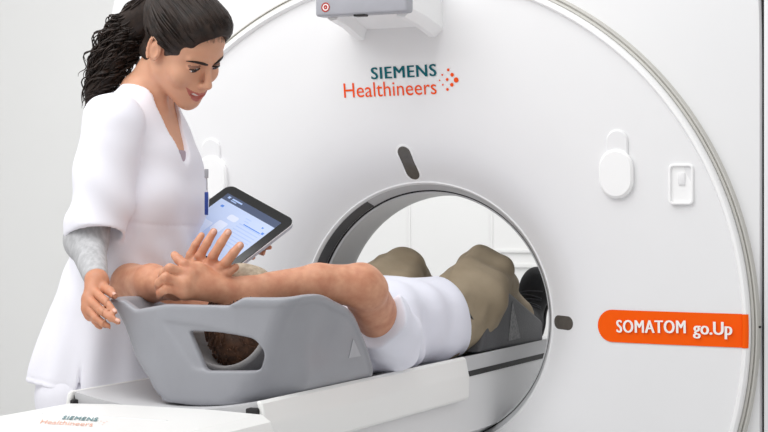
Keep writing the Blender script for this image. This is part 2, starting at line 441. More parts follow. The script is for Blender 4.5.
# the orange model strip
c0 = onF(612, 326); zt = c0[2]+.0435; zb = c0[2]-.0425; zc = (zt+zb)/2; hr = (zt-zb)/2; xl = onF(598, 326)[0]; xr = .9505
gv, gf = [], []
xsn = np.concatenate([xl+hr*(1-np.cos(np.linspace(0, PI/2, 10))), np.linspace(xl+hr+.01, xr, 26)])
for x in xsn:
    hh = hr if x > xl+hr else math.sqrt(max(hr**2-(x-xl-hr)**2, 1e-8))
    for k in range(7): gv.append((x, zc+hh*(k/3-1)))
for i in range(len(xsn)-1):
    for k in range(6): gf.append((i*7+k, (i+1)*7+k, (i+1)*7+k+1, i*7+k+1))
ms = drape(gv, gf, 'model_strip', M['strip'], gs, .002, True)
rim_end = [(.9500, .0005), (.9508, .0012), (.9526, -.0072), (.9565, -.0126), (.9645, -.0126), (.9698, -.0072)]
vv = [(math.sqrt(r_*r_-(zc+hr*(k/3-1)-1)**2), y-.0006, zc+hr*(k/3-1)) for r_, y in rim_end for k in range(7)]
mesh_np('strip_end', vv, [(i*7+k, (i+1)*7+k, (i+1)*7+k+1, i*7+k+1) for i in range(len(rim_end)-1) for k in range(6)], M['strip'], ms)
sp = lift_text('SOMATOM', (617, 332.4), (686.5, 333.2), (617, 319.8), M['textwhite'], 'strip_lettering', ms, .04, lift=.0055)
sp = lift_text('go.Up', (693.5, 338.2), (733, 339.2), (693.5, 321.2), M['textwhite'], 'strip_lettering', ms, .036, lift=.0055)
# smoked sensor windows around the bore
def pill(name, pa, pb, hw, m, parent, lift, bev=.004):
    a = np.array(pa, float); b = np.array(pb, float); d = (b-a)/np.linalg.norm(b-a); nn = np.array([-d[1], d[0]])
    ring = []
    for t in np.linspace(-PI/2, PI/2, 12): ring.append(b+hw*(math.cos(t)*d+math.sin(t)*nn))
    for t in np.linspace(PI/2, 3*PI/2, 12): ring.append(a+hw*(math.cos(t)*d+math.sin(t)*nn))
    ring = np.array(ring); cen = (a+b)/2; v = []; n = len(ring)
    layers = [(1.0, -.004), (1.0, lift-bev*.4), (1-.4*bev/hw, lift), (.7, lift), (.35, lift)]
    for s, l in layers:
        along = (ring-cen)@d; ac = np.clip(along, -np.linalg.norm(b-a)/2, np.linalg.norm(b-a)/2)
        base = cen+ac[:, None]*d*(1 if s > .9 else (s+.4*(1-s))); q = base+(ring-cen-ac[:, None]*d)*s
        for p in q: v.append((p[0], float(fy(p[0], p[1]))-l, p[1]))
    f = [(k*n+i, k*n+(i+1) % n, (k+1)*n+(i+1) % n, (k+1)*n+i) for k in range(len(layers)-1) for i in range(n)]
    f.append(tuple(range((len(layers)-1)*n, len(layers)*n)))
    o = mesh_np(name, v, f, m, parent); o.data.set_sharp_from_angle(angle=.5); return o
def sensor(a, b):
    f = pill('sensor_bezel', a, b, .0262, M['lip'], gs, .0008, .002)
    pill('sensor_window', a, b, .0195, M['sensor'], f, .0022, .002)
sensor((-.030, 1.470), (-.024, 1.416))
pill('sensor_window', (.414, .999), (.452, .999), .019, M['sensor'], gs, .0016, .002)
pill('sensor_window', (-.426, .997), (-.462, .997), .019, M['sensor'], gs, .0016, .002)
# control pods and tray
def pod(s, a, b, c, d):
    t = pill('control_pod_tab', (s*a[0], a[1]), (s*b[0], b[1]), .030, M['white'], gs, .007, .008)
    pill('control_pod', (s*c[0], c[1]), (s*d[0], d[1]), .0475, M['lip'], gs, .016, .014)
pc = onF(617, 174)
pod(1, (pc[0]+.003, pc[2]+.088), (pc[0]+.003, pc[2]+.02), (pc[0], pc[2]+.018), (pc[0], pc[2]-.018))
pod(-1, (pc[0]+.003, pc[2]+.088), (pc[0]+.003, pc[2]+.02), (pc[0], pc[2]+.018), (pc[0], pc[2]-.018))
tc_ = onF(681.5, 184.3)
bm = bmesh.new()
def rrect(cx, cz, hw, hh, r, n=5):
    out = []
    for sx, sz, t0 in [(1, 1, 0), (-1, 1, PI/2), (-1, -1, PI), (1, -1, 3*PI/2)]:
        for k in range(n+1):
            t = t0+PI/2*k/n; out.append((cx+sx*(hw-r)+r*math.cos(t), cz+sz*(hh-r)+r*math.sin(t)))
    return out
yb = float(fy(tc_[0], tc_[2])); ls = []
for hw, hh, r, dy in [(.033, .053, .012, .004), (.033, .053, .012, -.007), (.031, .051, .011, -.009), (.0275, .0475, .008, -.009), (.026, .046, .008, -.002), (.010, .03, .004, -.0018)]:
    ls.append([bm.verts.new((x, yb+dy, z)) for x, z in rrect(tc_[0], tc_[2], hw, hh, r)])
for A, B in zip(ls, ls[1:]):
    n = len(A)
    for i in range(n): bm.faces.new((A[i], A[(i+1) % n], B[(i+1) % n], B[i]))
bm.faces.new(ls[-1])
tr_ = bm_obj('intercom_tray', bm, M['lip'], gs, angle=.6)
box('intercom_button', (tc_[0]-.008, yb-.006, tc_[2]-.002), (tc_[0]+.010, yb-.001, tc_[2]+.030), M['white'], tr_, bev=.002)
# overhead bracket
b0 = onF(399, 36); bz = 1.8; 
bm = bmesh.new()
secs = []
for y, hw, zb_, zt_ in [(.05, .145, 1.780, 1.93), (-.02, .143, 1.797, 1.93), (-.09, .139, 1.813, 1.93), (-.175, .135, 1.824, 1.93)]:
    secs.append([bm.verts.new((-.022+x, y, z)) for x, z in [(-hw, zt_), (-hw, zb_+.02), (-hw+.025, zb_), (-hw+.045, zb_+.002), (-hw+.055, zb_+.03), (hw-.055, zb_+.03), (hw-.045, zb_+.002), (hw-.025, zb_), (hw, zb_+.02), (hw, zt_)]])
for A, B in zip(secs, secs[1:]):
    for i in range(10): bm.faces.new((A[i], A[(i+1) % 10], B[(i+1) % 10], B[i]))
bm.faces.new(secs[-1]); bm.faces.new(secs[0][::-1])
bmesh.ops.bevel(bm, geom=[e for e in bm.edges if len(e.link_faces) == 2 and e.calc_face_angle(0) > .5], offset=.006, segments=3, affect='EDGES')
br = bm_obj('overhead_bracket', bm, M['lip'], gs, angle=.5)
fb = box('bracket_front_bar', (-.158, -.215, 1.832), (.113, -.172, 1.93), M['silver'], br, bev=.007, seg=3)
def disc(name, c, r0, r1, m, parent, y):
    n = 28; v = []; f = []
    for t in np.linspace(0, 2*PI, n, False):
        for r in (r0, r1): v.append((c[0]+r*math.cos(t), y, c[1]+r*math.sin(t)))
    for i in range(n): j = (i+1) % n; f.append((2*i, 2*i+1, 2*j+1, 2*j))
    return mesh_np(name, v, f, m, parent, smooth=False)
pz = onY(325.5, 7.2, -.216); cc = (pz[0], pz[2])
disc('round_symbol_back', cc, .0001, .0125, M['lip'], fb, -.2156)
disc('round_symbol_ring', cc, .0092, .0128, M['red'], fb, -.2162)
disc('round_symbol_core', cc, .0015, .006, M['red'], fb, -.2162)
pz = onY(361, 13, -.2); box('bar_latch', (pz[0]-.018, -.212, 1.827), (pz[0]+.018, -.19, 1.835), M['black'], fb, bev=.003)

# ------------------------------------------------------------------ the table
tb = tag(empty('patient_table', (0, -1.0, 0)), 'long white patient table running into the bore, its grey cradle carrying the lying man', 'patient table')
YE, HX, ZT = -1.205, .216, .912                 # foot end of the cradle, half width, height of its edges
def extrude_y(name, prof, y0, y1, m, parent, ny=2, closed=True, angle=.5):
    n = len(prof); v = []; f = []
    for k in range(ny):
        y = y0+(y1-y0)*k/(ny-1)
        for x, z in prof: v.append((x, y, z))
    for k in range(ny-1):
        for i in range(n if closed else n-1): f.append((k*n+i, k*n+(i+1) % n, (k+1)*n+(i+1) % n, (k+1)*n+i))
    if closed: f += [tuple(range(n)), tuple(range((ny-1)*n, ny*n))[::-1]]
    o = mesh_np(name, v, f, m, parent); 
    b = bmesh.new(); b.from_mesh(o.data); bmesh.ops.recalc_face_normals(b, faces=b.faces); b.to_mesh(o.data); b.free()
    o.data.set_sharp_from_angle(angle=angle); return o
top = []
for x in np.linspace(-1, 1, 29):
    top.append((-.015+.231*x, ZT-.028*(1-x*x) if abs(x) < .97 else ZT))
under = [(HX-.002, ZT-.006), (HX-.012, ZT-.044), (HX-.03, ZT-.052), (0, ZT-.066), (-HX, ZT-.052), (-HX-.018, ZT-.044), (-HX-.028, ZT-.006)]
extrude_y('cradle', top+under, YE, 1.05, M['cradle'], tb, 2)
# black rail under the cradle and the white carriage that fills the bore's lower part
extrude_y('rail', [(-.203, .868), (.203, .868), (.203, .852), (-.203, .852)], -.5, 1.02, M['gap'], tb)
extrude_y('carriage', [(-.2, .853), (.2, .853), (.203, .846), (.203, .70), (.16, .675), (-.16, .675), (-.203, .70), (-.203, .846)], -1.1, 1.0, M['tableside'], tb)
# cover over the near and far edges
for s in (1, -1):
    HX = .216 if s > 0 else .246
    pf = [(s*(HX-.004), ZT+.001), (s*(HX+.003), ZT+.0015), (s*(HX+.010), ZT-.004), (s*(HX+.018), ZT-.042), (s*(HX+.020), ZT-.05), (s*(HX+.019), ZT-.105), (s*(HX+.014), ZT-.113), (s*(HX+.002), ZT-.112), (s*(HX+.002), ZT-.02)]
    o = extrude_y('edge_cover', pf, -1.215, -.075, M['table'], tb, 3)
    bv = o.modifiers.new('b', 'BEVEL'); bv.width = .006; bv.segments = 3; bv.limit_method = 'ANGLE'; bv.angle_limit = .9
# head-end deck
HX = .216
DW, ZD = .245, .893
pf = [(-DW-.03, .60), (-DW-.03, ZD-.05), (-DW-.02, ZD-.018), (-DW+.01, ZD-.004), (-.12, ZD), (.12, ZD), (DW-.01, ZD-.004), (DW+.012, ZD-.018), (DW+.022, ZD-.05), (DW+.022, .60)]
dk = extrude_y('deck', pf, -2.75, YE-.018, M['table'], tb)
bv = dk.modifiers.new('b', 'BEVEL'); bv.width = .012; bv.segments = 4; bv.limit_method = 'ANGLE'; bv.angle_limit = .8
box('end_notch', (HX-.024, YE-.019, ZD-.012), (HX+.004, YE+.02, ZD+.0055), M['gap'], tb, bev=.003)
box('end_notch', (-HX-.028, YE-.018, ZD-.012), (-HX-.018, YE+.03, ZD+.002), M['gap'], tb, bev=.003)
a = onZ(40, 411.5, ZD+.001); box('deck_recess', (-.17, a[1]-.012, ZD-.003), (.13, a[1]-.008, ZD+.0008), M['tableside'], tb, bev=.0005)
extrude_y('pedestal', [(-.19, .0), (.19, .0), (.185, .68), (-.185, .68)], -2.1, -.05, M['tableside'], tb)
box('pedestal_skirt', (-.25, -2.6, .35), (.25, -.1, .62), M['tableside'], tb, bev=.03, seg=4)
def flat_text(s, pa, pb, ptop, m, name, bold, z):
    a, b, t = onZ(*pa, z), onZ(*pb, z), onZ(*ptop, z)
    v, f = text_mesh(s, bold); e = (b-a)[:2]; up = (t-a)[:2]
    v3 = [(a[0]+u*e[0]+w*up[0], a[1]+u*e[1]+w*up[1], z+(.0003*(i//(len(v)//4)) if bold > .015 else 0)) for i, (u, w) in enumerate(v)]
    return mesh_np(name, v3, f, m, dk, smooth=False)
zz = ZD+.0012
M['tealfade'] = mat('faded_teal_print', (120, 160, 164), .5, .03, 40); M['orangefade'] = mat('faded_orange_print', (238, 176, 150), .5, .03, 40)
flat_text('SIEMENS', (61.5, 419), (97, 421.2), (64, 415.8), M['tealfade'], 'deck_wordmark', .028, zz)
flat_text('Healthineers', (39.5, 423.3), (92, 426.3), (42.5, 419.4), M['orangefade'], 'deck_wordmark_lower_line', .014, zz)
for px, py, r in [(101, 421, .0022), (104, 422.6, .003), (107, 421.4, .0022), (99, 423, .0016), (102.5, 424.6, .0022)]:
    p = onZ(px, py, zz); mesh_np('deck_logo_dot', [(p[0]+r*math.cos(t), p[1]+r*math.sin(t), zz) for t in np.linspace(0, 2*PI, 12, False)], [tuple(range(12))], M['orangefade'], dk, smooth=False)

# ------------------------------------------------------------------ head and arm rest
hr_ = tag(empty('head_arm_rest', (.02, -.9, .9)), 'moulded grey head and arm rest with a hole in its front, below the crossed hands', 'head rest')
HXC = .022
prof = [(.885, 0.02), (.888, .07), (.90, .095), (.94, .132), (.99, .168), (1.03, .182), (1.08, .204), (1.118, .226), (1.16, .25)]
pz_, px_ = np.array([p[0] for p in prof]), np.array([p[1] for p in prof])
spz, spx = smooth_tab(pz_, px_, 120)
rim_y = [(-1.25, 1.122), (-1.12, 1.122), (-1.06, 1.126), (-1.0, 1.124), (-.93, 1.108), (-.81, 1.066), (-.745, 1.012), (-.69, .955), (-.64, .90), (-.60, .86)]
ryy, ryz = smooth_tab([p[0] for p in rim_y], [p[1] for p in rim_y], 160)
Y0 = -1.165
wide = [(.885, .15), (.90, .178), (.92, .196), (.96, .207), (1.03, .215), (1.09, .226), (1.16, .24)]
wpz, wpx = smooth_tab([p[0] for p in wide], [p[1] for p in wide], 120)
def hw_(z, y=-.9, far=0):
    f = np.clip((y+1.16)/.16, 0, 1)*(1-far); f = f*f*(3-2*f)
    return np.interp(z, spz, spx)*(1-f)+np.interp(z, wpz, wpx)*f
def rest_outer(X, Y, Z, t=0., z_off=0.):
    x = np.abs(X-HXC)
    side = (x-hw_(Z, Y, X < HXC)-(X < HXC)*.16*np.clip(Z-.95, 0, .2)+t)*.86
    bot = .884+z_off-Z
    fy_ = Y0+.02+.10*np.clip(1.1-Z, 0, 1)*0+ .018*((x/.2)**2)
    front = (fy_+t-Y)
    d = smax(side, front, .03)
    d = smax(d, bot, .02)
    return smax(d, Y+.62, .012)
def rest_rim(X, Y, Z):
    x = np.abs(X-HXC)
    zr = np.interp(Y, ryy, ryz)
    lowf = np.clip((Y0+.10-Y)/.05, 0, 1)*np.clip((.155-np.abs(X+.016))/.035, 0, 1); zr = zr-.014*np.clip((-.05-X)/.08, 0, 1)
    return (Z-(zr-.018*lowf))*.8
lo_, hi_ = [-.27, -1.23, .87], [.31, -.60, 1.15]
def rest_f(X, Y, Z):
    o = rest_outer(X, Y, Z)
    lip = np.interp(Y, ryy, ryz)-Z
    lipb = .0035*(1/(1+np.exp(-((.019-lip)/.0012))))
    o = o-lipb
    # shallow dish in the near and far wall
    x = np.abs(X-HXC)
    dish = .010*np.exp(-(((Y+1.0)/.115)**2)**2-(((Z-1.03)/.062)**2)**2)*(x > .1)
    o = o+dish
    i = rest_outer(X, Y, Z, .024, .02)
    i = smax(i, -(Z-.905), .02)
    d = smax(o, -i, .006)
    d = smax(d, rest_rim(X, Y, Z), .008)
    return d
hA, hB, hC, hD = onY(188, 333, -1.15), onY(262, 342.5, -1.15), onY(265, 366, -1.15), onY(203, 369, -1.15)
def poly_sdf(pts):
    pts = np.array(pts, float); n = len(pts)
    def f(X, Z):
        d = None
        for i in range(n):
            a, b = pts[i], pts[(i+1) % n]; e = b-a; nr = np.array([e[1], -e[0]])/np.hypot(*e)
            q = (X-a[0])*nr[0]+(Z-a[1])*nr[1]
            d = q if d is None else smax(d, q, .010)
        return d
    return f
def o2(p): return (p[0], p[2])
pol = [o2(onY(186, 331, -1.15)), o2(onY(203, 371, -1.15)), o2(onY(254, 371.5, -1.15)), o2(onY(259, 354, -1.15)), o2(onY(251, 340, -1.15)), o2(onY(225, 333, -1.15))]
pol2 = [o2(onY(160, 321, -1.15)), o2(onY(192, 369, -1.15)), o2(onY(255, 372, -1.15)), o2(onY(260, 354, -1.15)), o2(onY(251, 338, -1.15)), o2(onY(225, 330, -1.15))]
area = sum(pol[i][0]*pol[(i+1) % 6][1]-pol[(i+1) % 6][0]*pol[i][1] for i in range(6))
if area < 0: pol, pol2 = pol[::-1], pol2[::-1]
hp, hp2 = poly_sdf(pol), poly_sdf(pol2)
hole = Pr(lambda X, Y, Z: smax(hp(X, Z), Y+1.03, .01)+0*Y, [-.2, -1.23, .88], [.25, -1.03, 1.12])
rec = Pr(lambda X, Y, Z: smax(hp2(X, Z), (Y+1.141)+.35*(X-.05)*0, .004)+0*Y, [-.2, -1.23, .88], [.25, -1.13, 1.12])
implicit('rest_shell', [('u', Pr(rest_f, lo_, hi_), 0), ('s', hole, .006), ('s', rec, .004)], M['rest'], hr_, h=.0032, it=2)
# head cup inside
HC = np.array([.022, -.885, 1.045])
cup = Sub(.006, rc([.040, -.86, 1.045], [.040, -1.07, 1.080], .125, .124), rc([.040, -.84, 1.047], [.040, -1.24, 1.104], .112, .109))
implicit('head_cushion', [('u', cup, 0), ('i', plane([0, 0, 1.035], (0, 0, 1)), .006), ('i', plane([0, -1.062, 0], (0, -1, .0)), .006), ('i', plane([0, 0, .915], (0, 0, -1)), .004), ('i', plane([0, -1.12, 0], (0, -1, 0)), .004)], M['cushion'], hr_, h=.0035)
def tri_on_wall(name, pts, m, parent, ny=0):
    return pts
wv = []
for px, py in [(353, 339), (348.5, 358), (360.5, 356)]:
    z = onX(px, py, .2)[2]
    for _ in range(6):
        x = HXC+float(hw_(z)); q = onX(px, py, x+.0008); z = q[2]
    wv.append(q)
wv = np.array(wv); nrm = np.cross(wv[1]-wv[0], wv[2]-wv[0]); nrm /= np.linalg.norm(nrm); nrm *= np.sign(nrm[0])
mesh_np('wall_emblem', np.concatenate([wv+nrm*.0012, wv-nrm*.006]), [(0, 1, 2), (3, 5, 4), (0, 3, 4, 1), (1, 4, 5, 2), (2, 5, 3, 0)], M['restlight'], hr_, smooth=False)
# knee wedge
kw = tag(empty('knee_cushion', (.02, .36, .9)), 'charcoal wedge cushion with a triangular emblem propping the knees of the lying man', 'cushion')
kp = [onX(a, b, .205)[1:] for a, b in [(481, 353), (487.5, 326), (502, 291), (509, 290.5), (543, 320.5), (543.5, 342)]]
prism('wedge_body', [tuple(p) for p in kp], 0, -.17, .205, M['wedge'], kw, bev=.012, seg=4)
ev = [onX(a, b, .2065) for a, b in [(512.5, 301), (508.5, 341), (520.5, 338)]]
ev = np.array(ev)
mesh_np('wedge_emblem', np.concatenate([ev, ev-[.004, 0, 0]]), [(0, 1, 2), (3, 5, 4), (0, 3, 4, 1), (1, 4, 5, 2), (2, 5, 3, 0)], M['emblem'], kw, smooth=False)
# ------------------------------------------------------------------ people: shared pieces
def rot(yaw, pitch, roll):
    f0 = np.array([math.cos(yaw), math.sin(yaw), 0]); z = np.array([0, 0, 1.])
    Y = math.cos(pitch)*f0-math.sin(pitch)*z; Z = math.cos(pitch)*z+math.sin(pitch)*f0; X = np.array([f0[1], -f0[0], 0])
    X, Z = math.cos(roll)*X+math.sin(roll)*Z, math.cos(roll)*Z-math.sin(roll)*X
    return np.stack([X, Y, Z], 1)
class Head:
    def __init__(s, C, R, k): s.C, s.R, s.k = np.asarray(C, float), R, k
    def w(s, *p): return s.C+s.R @ (np.array(p, float)*s.k)
    def loc(s, P_): return ((np.asarray(P_)-s.C) @ s.R)/s.k
    def e(s, c, r): return ell(s.w(*c), np.array(r)*s.k, s.R)
    def r(s, a, b, ra, rb=None): return rc(s.w(*a), s.w(*b), ra*s.k, (ra if rb is None else rb)*s.k)
def head_ops(H, jaw=1.0, smile=True):
    e, r = H.e, H.r
    ops = [('u', e((0, -.012, .035), (.074, .094, .084)), 0), ('u', e((0, .034, .035), (.063, .052, .055)), .02),
           ('u', e((0, .030, -.035), (.060*jaw, .056, .070)), .025),
           ('u', e((0, .058, -.075), (.034*jaw, .032, .040)), .03)]
    for q in (-1, 1):
        ops += [('u', r((q*.050*jaw, .006, -.062), (q*.014*jaw, .070, -.104), .016, .014), .025),
                ('u', e((q*.043, .056, -.034), (.023, .024, .021)), .018),
                ('u', r((q*.012, .084, .016), (q*.046, .070, .018), .008, .006), .012)]
    ops += [('u', r((0, .073, -.108), (0, .074, -.104), .0165), .02)]
    for q in (-1, 1):
        ops += [('s', e((q*.0315, .093, -.001), (.0175, .015, .0105)), .012)]
    # nose
    ops += [('u', r((0, .084, .010), (0, .1065, -.034), .0065, .0085), .010), ('u', e((0, .1075, -.037), (.0095, .0095, .0085)), .006)]
    for q in (-1, 1):
        ops += [('u', e((q*.0105, .098, -.042), (.0068, .0085, .0065)), .006), ('s', e((q*.0055, .102, -.0475), (.003, .005, .0028)), .002)]
    # lids: a ball with a narrow slit
    for q in (-1, 1):
        ops += [('u', e((q*.0315, .0735, -.002), (.0150, .0135, .0125)), .004), ('s', e((q*.0315, .087, -.0055), (.0130, .008, .0044)), .0015)]
    # mouth
    ops += [('u', e((0, .074, -.068), (.030, .022, .024)), .018)]
    if smile:
        up = [(-.035, .0730, -.0565), (-.021, .0875, -.0650), (-.007, .0950, -.0675), (0, .0955, -.0686), (.007, .0950, -.0675), (.021, .0875, -.0650), (.035, .0730, -.0565)]
        lo = [(-.034, .0730, -.0580), (-.019, .0870, -.0775), (0, .0925, -.0838), (.019, .0870, -.0775), (.034, .0730, -.0580)]
        gap = [(-.031, .0785, -.0580), (-.017, .0920, -.0705), (0, .0968, -.0752), (.017, .0920, -.0705), (.031, .0785, -.0580)]
        ops += [('u', chain([H.w(*p) for p in up], np.array([.0020, .0034, .0038, .0033, .0038, .0034, .0020])*H.k), .004),
                ('u', chain([H.w(*p) for p in lo], np.array([.0020, .0044, .0054, .0044, .0020])*H.k), .004),
                ('s', chain([H.w(*p) for p in gap], np.array([.0012, .0046, .0058, .0046, .0012])*H.k), .0015)]
        for q in (-1, 1):
            ops += [('u', e((q*.044, .062, -.045), (.016, .015, .017)), .014)]
    else:
        ops += [('u', r((-.022, .083, -.066), (.022, .083, -.066), .0055), .008), ('u', r((-.02, .082, -.077), (.02, .082, -.077), .006), .008)]
    for q in (-1, 1):
        ops += [('u', e((q*.0745, -.010, -.012), (.006, .017, .029)), .006),
                ('u', chain([H.w(q*(.079+.004*max(0, -math.sin(t))), -.011-.0165*math.cos(t+.25)*-1*.9-.004, -.010+.027*math.sin(t)) for t in np.linspace(-.35, 4.3, 12)], np.full(12, .0038)*H.k, .002), .003),
                ('s', e((q*.083, -.006, -.012), (.0065, .0085, .015)), .004)]
    return ops
def sweep(ops, extra): return ops+extra
def hand_ops(wrist, wr, mcps, fingers, palm_r, thumb=None, k=.010, palm_extra=(), fk=.0012):
    """wrist point, knuckle points, one list of (points, radii) per finger. Fingers stay apart from each other and melt into the palm."""
    ps = [rc(wrist, m, wr, palm_r) for m in mcps]+[rc(mcps[i], mcps[i+1], palm_r) for i in range(len(mcps)-1)]+list(palm_extra)
    palm = U(.012, *ps)
    fs = U(fk, *[chain(p, r_, .003) for p, r_ in fingers])
    return U(k, palm, fs)
def px_list(rows): return [P(*r_) for r_ in rows]
def nail(tip, back, toward, w_, l_, parent):
    """a fingernail: a small shallow shell on the last phalanx, facing TOWARD"""
    t = np.asarray(tip, float); d = t-np.asarray(back, float); d /= np.linalg.norm(d)
    n = np.asarray(toward, float); n = n-d*(n @ d); n /= np.linalg.norm(n); s = np.cross(d, n)
    V, F = [], []; nu, nv = 7, 7
    for i in range(nu):
        for j in range(nv):
            a = (i/(nu-1)*2-1); b = (j/(nv-1)*2-1)
            wx = w_*a*math.sqrt(max(0, 1-.35*b*b)); q = t+s*wx+d*(l_*b)*math.sqrt(max(0, 1-.3*a*a))
            V.append(q+n*(.0008-w_*.42*a*a-.10*l_*b*b))
    for i in range(nu-1):
        for j in range(nv-1): F.append((i*nv+j, (i+1)*nv+j, (i+1)*nv+j+1, i*nv+j+1))
    o = mesh_np('fingernail', V, F, M['nail'], parent)
    sm = o.modifiers.new('s', 'SOLIDIFY'); sm.thickness = .0012; sm.offset = -1
    return o
TOCAM = lambda p: (CAM-np.asarray(p))/np.linalg.norm(CAM-np.asarray(p))

# ------------------------------------------------------------------ the woman
HW = Head(P(184.5, 45.0, 3.95), rot(-.157, .68, -.235), 1.06)
FW = np.array([1, 0, 0.]); LW = np.array([0, 1., 0])
hip = P(105, 395, 4.05); nek = P(150, 92, 4.03); AX = (nek-hip)/np.linalg.norm(nek-hip)
UX = FW-AX*(FW @ AX); UX /= np.linalg.norm(UX)
def T(s, u, w): return hip+AX*s+UX*u+np.cross(AX, UX)*w          # w>0: her left (away from the camera)
ttab = [(-.02, .164, .212, -.004, 0), (.1, .156, .200, .002, 0), (.2, .146, .184, .010, 0), (.33, .136, .162, .020, 0), (.45, .128, .154, .026, 0), (.55, .126, .158, .024, 0), (.62, .114, .156, .016, 0), (.68, .092, .134, .004, 0), (.73, .070, .092, -.002, 0), (.77, .06, .066, -.004, 0)]
btab = [(s, a-.012-.045*(s < .15), b-.012-.045*(s < .15), u, w) for s, a, b, u, w in ttab]
tun0 = loft(hip, AX, UX, ttab, 2.25)
def folds(X, Y, Z):
    x, y, z = X-hip[0], Y-hip[1], Z-hip[2]
    s = x*AX[0]+y*AX[1]+z*AX[2]
    th = np.arctan2(y-0*x, x+.02*s)
    lowm = np.clip((.36-s)/.3, 0, 1)
    g = .0075*lowm*np.sin(th*7+s*3)+.004*lowm*np.sin(th*13-s*9+1)
    g = g+.006*np.clip(1-np.abs(s-.36)/.16, 0, 1)*np.sin(34*s+22*y+3*th)*np.sin(5*th+9*s)+.004*np.clip((s-.4)/.1, 0, 1)*np.sin(40*s-38*x+10*y)*np.exp(-((s-.56)/.12)**2)
    seam = .0028*np.exp(-((s-.447+.04*np.clip(-y, 0, .2))/.0035)**2)
    hem = .0016*np.exp(-((s-.036)/.003)**2)
    return g+seam+hem
sh_r, el_r, wr_r = P(113, 123, 3.855), P(86, 240, 3.835), P(97, 282, 3.675)
sh_l = T(.60, -.035, .150); el_l = P(186, 236, 4.30); wr_l = P(226, 250, 4.235)
bust = [ell(T(.50, .088, q*.078), (.062, .062, .066)) for q in (-1, 1)]
vt = P(187.5, 173, 3.97)
ncen = T(.70, .0, 0)
vcut = U(.015, rc(T(.84, -.01, 0), T(.715, .035, -.006), .068, .052), rc(T(.71, .05, -.012), vt+UX*.03, .050, .003))
sl_dir = (el_r-sh_r)/np.linalg.norm(el_r-sh_r)
hem_p = P(93, 238, 3.83)
slv = rc(sh_r+sl_dir*.0, P(94, 250, 3.825), .073, .073)
slv_in = rc(P(98, 200, 3.835), P(93, 262, 3.82), .052, .070)
hem_n = np.array([-.05, 0, -1.])*0+(-UPV*.93-FWD*.36+RGT*.10)
def slvfold(X, Y, Z):
    z = Z-sh_r[2]
    return .0055*np.sin(46*z+22*(X-sh_r[0])+25*(Y-sh_r[1]))*np.clip((-z-.02)/.2, 0, 1)+.0025*np.sin(70*(X-sh_r[0])+31*z)
sleeve = Int(.003, disp(slv, slvfold, .008), plane(hem_p, hem_n))
sleeve = Sub(.003, sleeve, slv_in)
lsl = Int(.003, rc(sh_l, el_l, .066, .064), plane(sh_l+(el_l-sh_l)*.72, el_l-sh_l))
woman_name = 'person'
# body: head, neck, chest, arms and hands in one surface
hm_w = head_ops(HW)
rh = [q+RGT*.007 for q in px_list([(89.5, 289.5, 3.652), (85.5, 299, 3.640), (85, 308, 3.632), (87.5, 315, 3.632)])]
rf = [(px_list([(89.5, 289.5, 3.652), (101.5, 300.5, 3.598), (107.5, 307, 3.582), (111.8, 312.5, 3.572)]), [.0098, .0092, .0082, .0070]),
      (px_list([(85.5, 299, 3.640), (97.5, 310.5, 3.585), (106.5, 317.2, 3.565), (115, 322, 3.560)]), [.0100, .0094, .0084, .0072]),
      (px_list([(85, 308, 3.632), (93, 318, 3.592), (100, 323.5, 3.580), (106, 326.5, 3.578)]), [.0096, .0090, .0080, .0066]),
      (px_list([(87.5, 315, 3.632), (92, 321, 3.605), (95, 325, 3.600), (97, 327, 3.605)]), [.0086, .0078, .0070, .0058])]
rf = [([q+RGT*.007 for q in a], b) for a, b in rf]
rt = (px_list([(97, 285, 3.672), (103.5, 287.5, 3.655), (110, 291.5, 3.628), (114.8, 296.2, 3.610)]), [.0125, .0118, .0106, .0082])
hand_r = hand_ops(wr_r, .021, rh, rf+[rt], .0115, k=.006, fk=.0004)
lh = px_list([(247, 243, 4.200), (241, 247, 4.206), (235, 251, 4.212), (229, 255, 4.22)])
lf = [(px_list([(247, 243, 4.200), (258, 244, 4.185), (264, 245.5, 4.172), (270, 247.5, 4.150)]), [.0095, .009, .0085, .0070]),
      (px_list([(241, 247, 4.206), (251, 248.5, 4.19), (257, 250.5, 4.176), (263.5, 253.2, 4.152)]), [.0095, .009, .0085, .0072]),
      (px_list([(235, 251, 4.212), (243, 253, 4.195), (248, 255.5, 4.18), (253, 257.5, 4.16)]), [.0095, .009, .008, .0066]),
      (px_list([(229, 255, 4.22), (235, 257, 4.205), (239, 259, 4.19), (243, 261, 4.175)]), [.008, .0075, .007, .006]),
      (px_list([(230, 243, 4.225), (238, 238, 4.21), (245, 235, 4.20)]), [.011, .010, .008])]
hand_l = hand_ops(wr_l, .021, lh, lf, .0115)
knee = [np.array([hip[0]+.05, hip[1]+q*.10, .47]) for q in (-1, 1)]; ank = [np.array([hip[0]-.0, hip[1]+q*.10, .085]) for q in (-1, 1)]
hipj = [T(-.02, 0, q*.10) for q in (-1, 1)]
wb = [('u', loft(hip, AX, UX, btab, 2.25), 0), ('u', U(.02, *[off(b, -.012) for b in bust]), .03)]
wb += [('u', rc(HW.w(0, -.028, -.045), T(.755, -.012, 0), .056, .054), .03), ('u', rc(T(.745, -.02, 0), T(.655, -.01, -.13), .045, .04), .03), ('u', rc(T(.745, -.02, 0), T(.655, -.01, .13), .045, .04), .03)]
wb += [('u', chain([sh_r, el_r, wr_r], [.048, .040, .023], .02), .02), ('u', chain([sh_l, el_l, wr_l], [.048, .040, .023], .02), .02)]
for q in (0, 1): wb += [('u', chain([hipj[q], knee[q], ank[q]], [.055, .045, .034], .02), .03)]
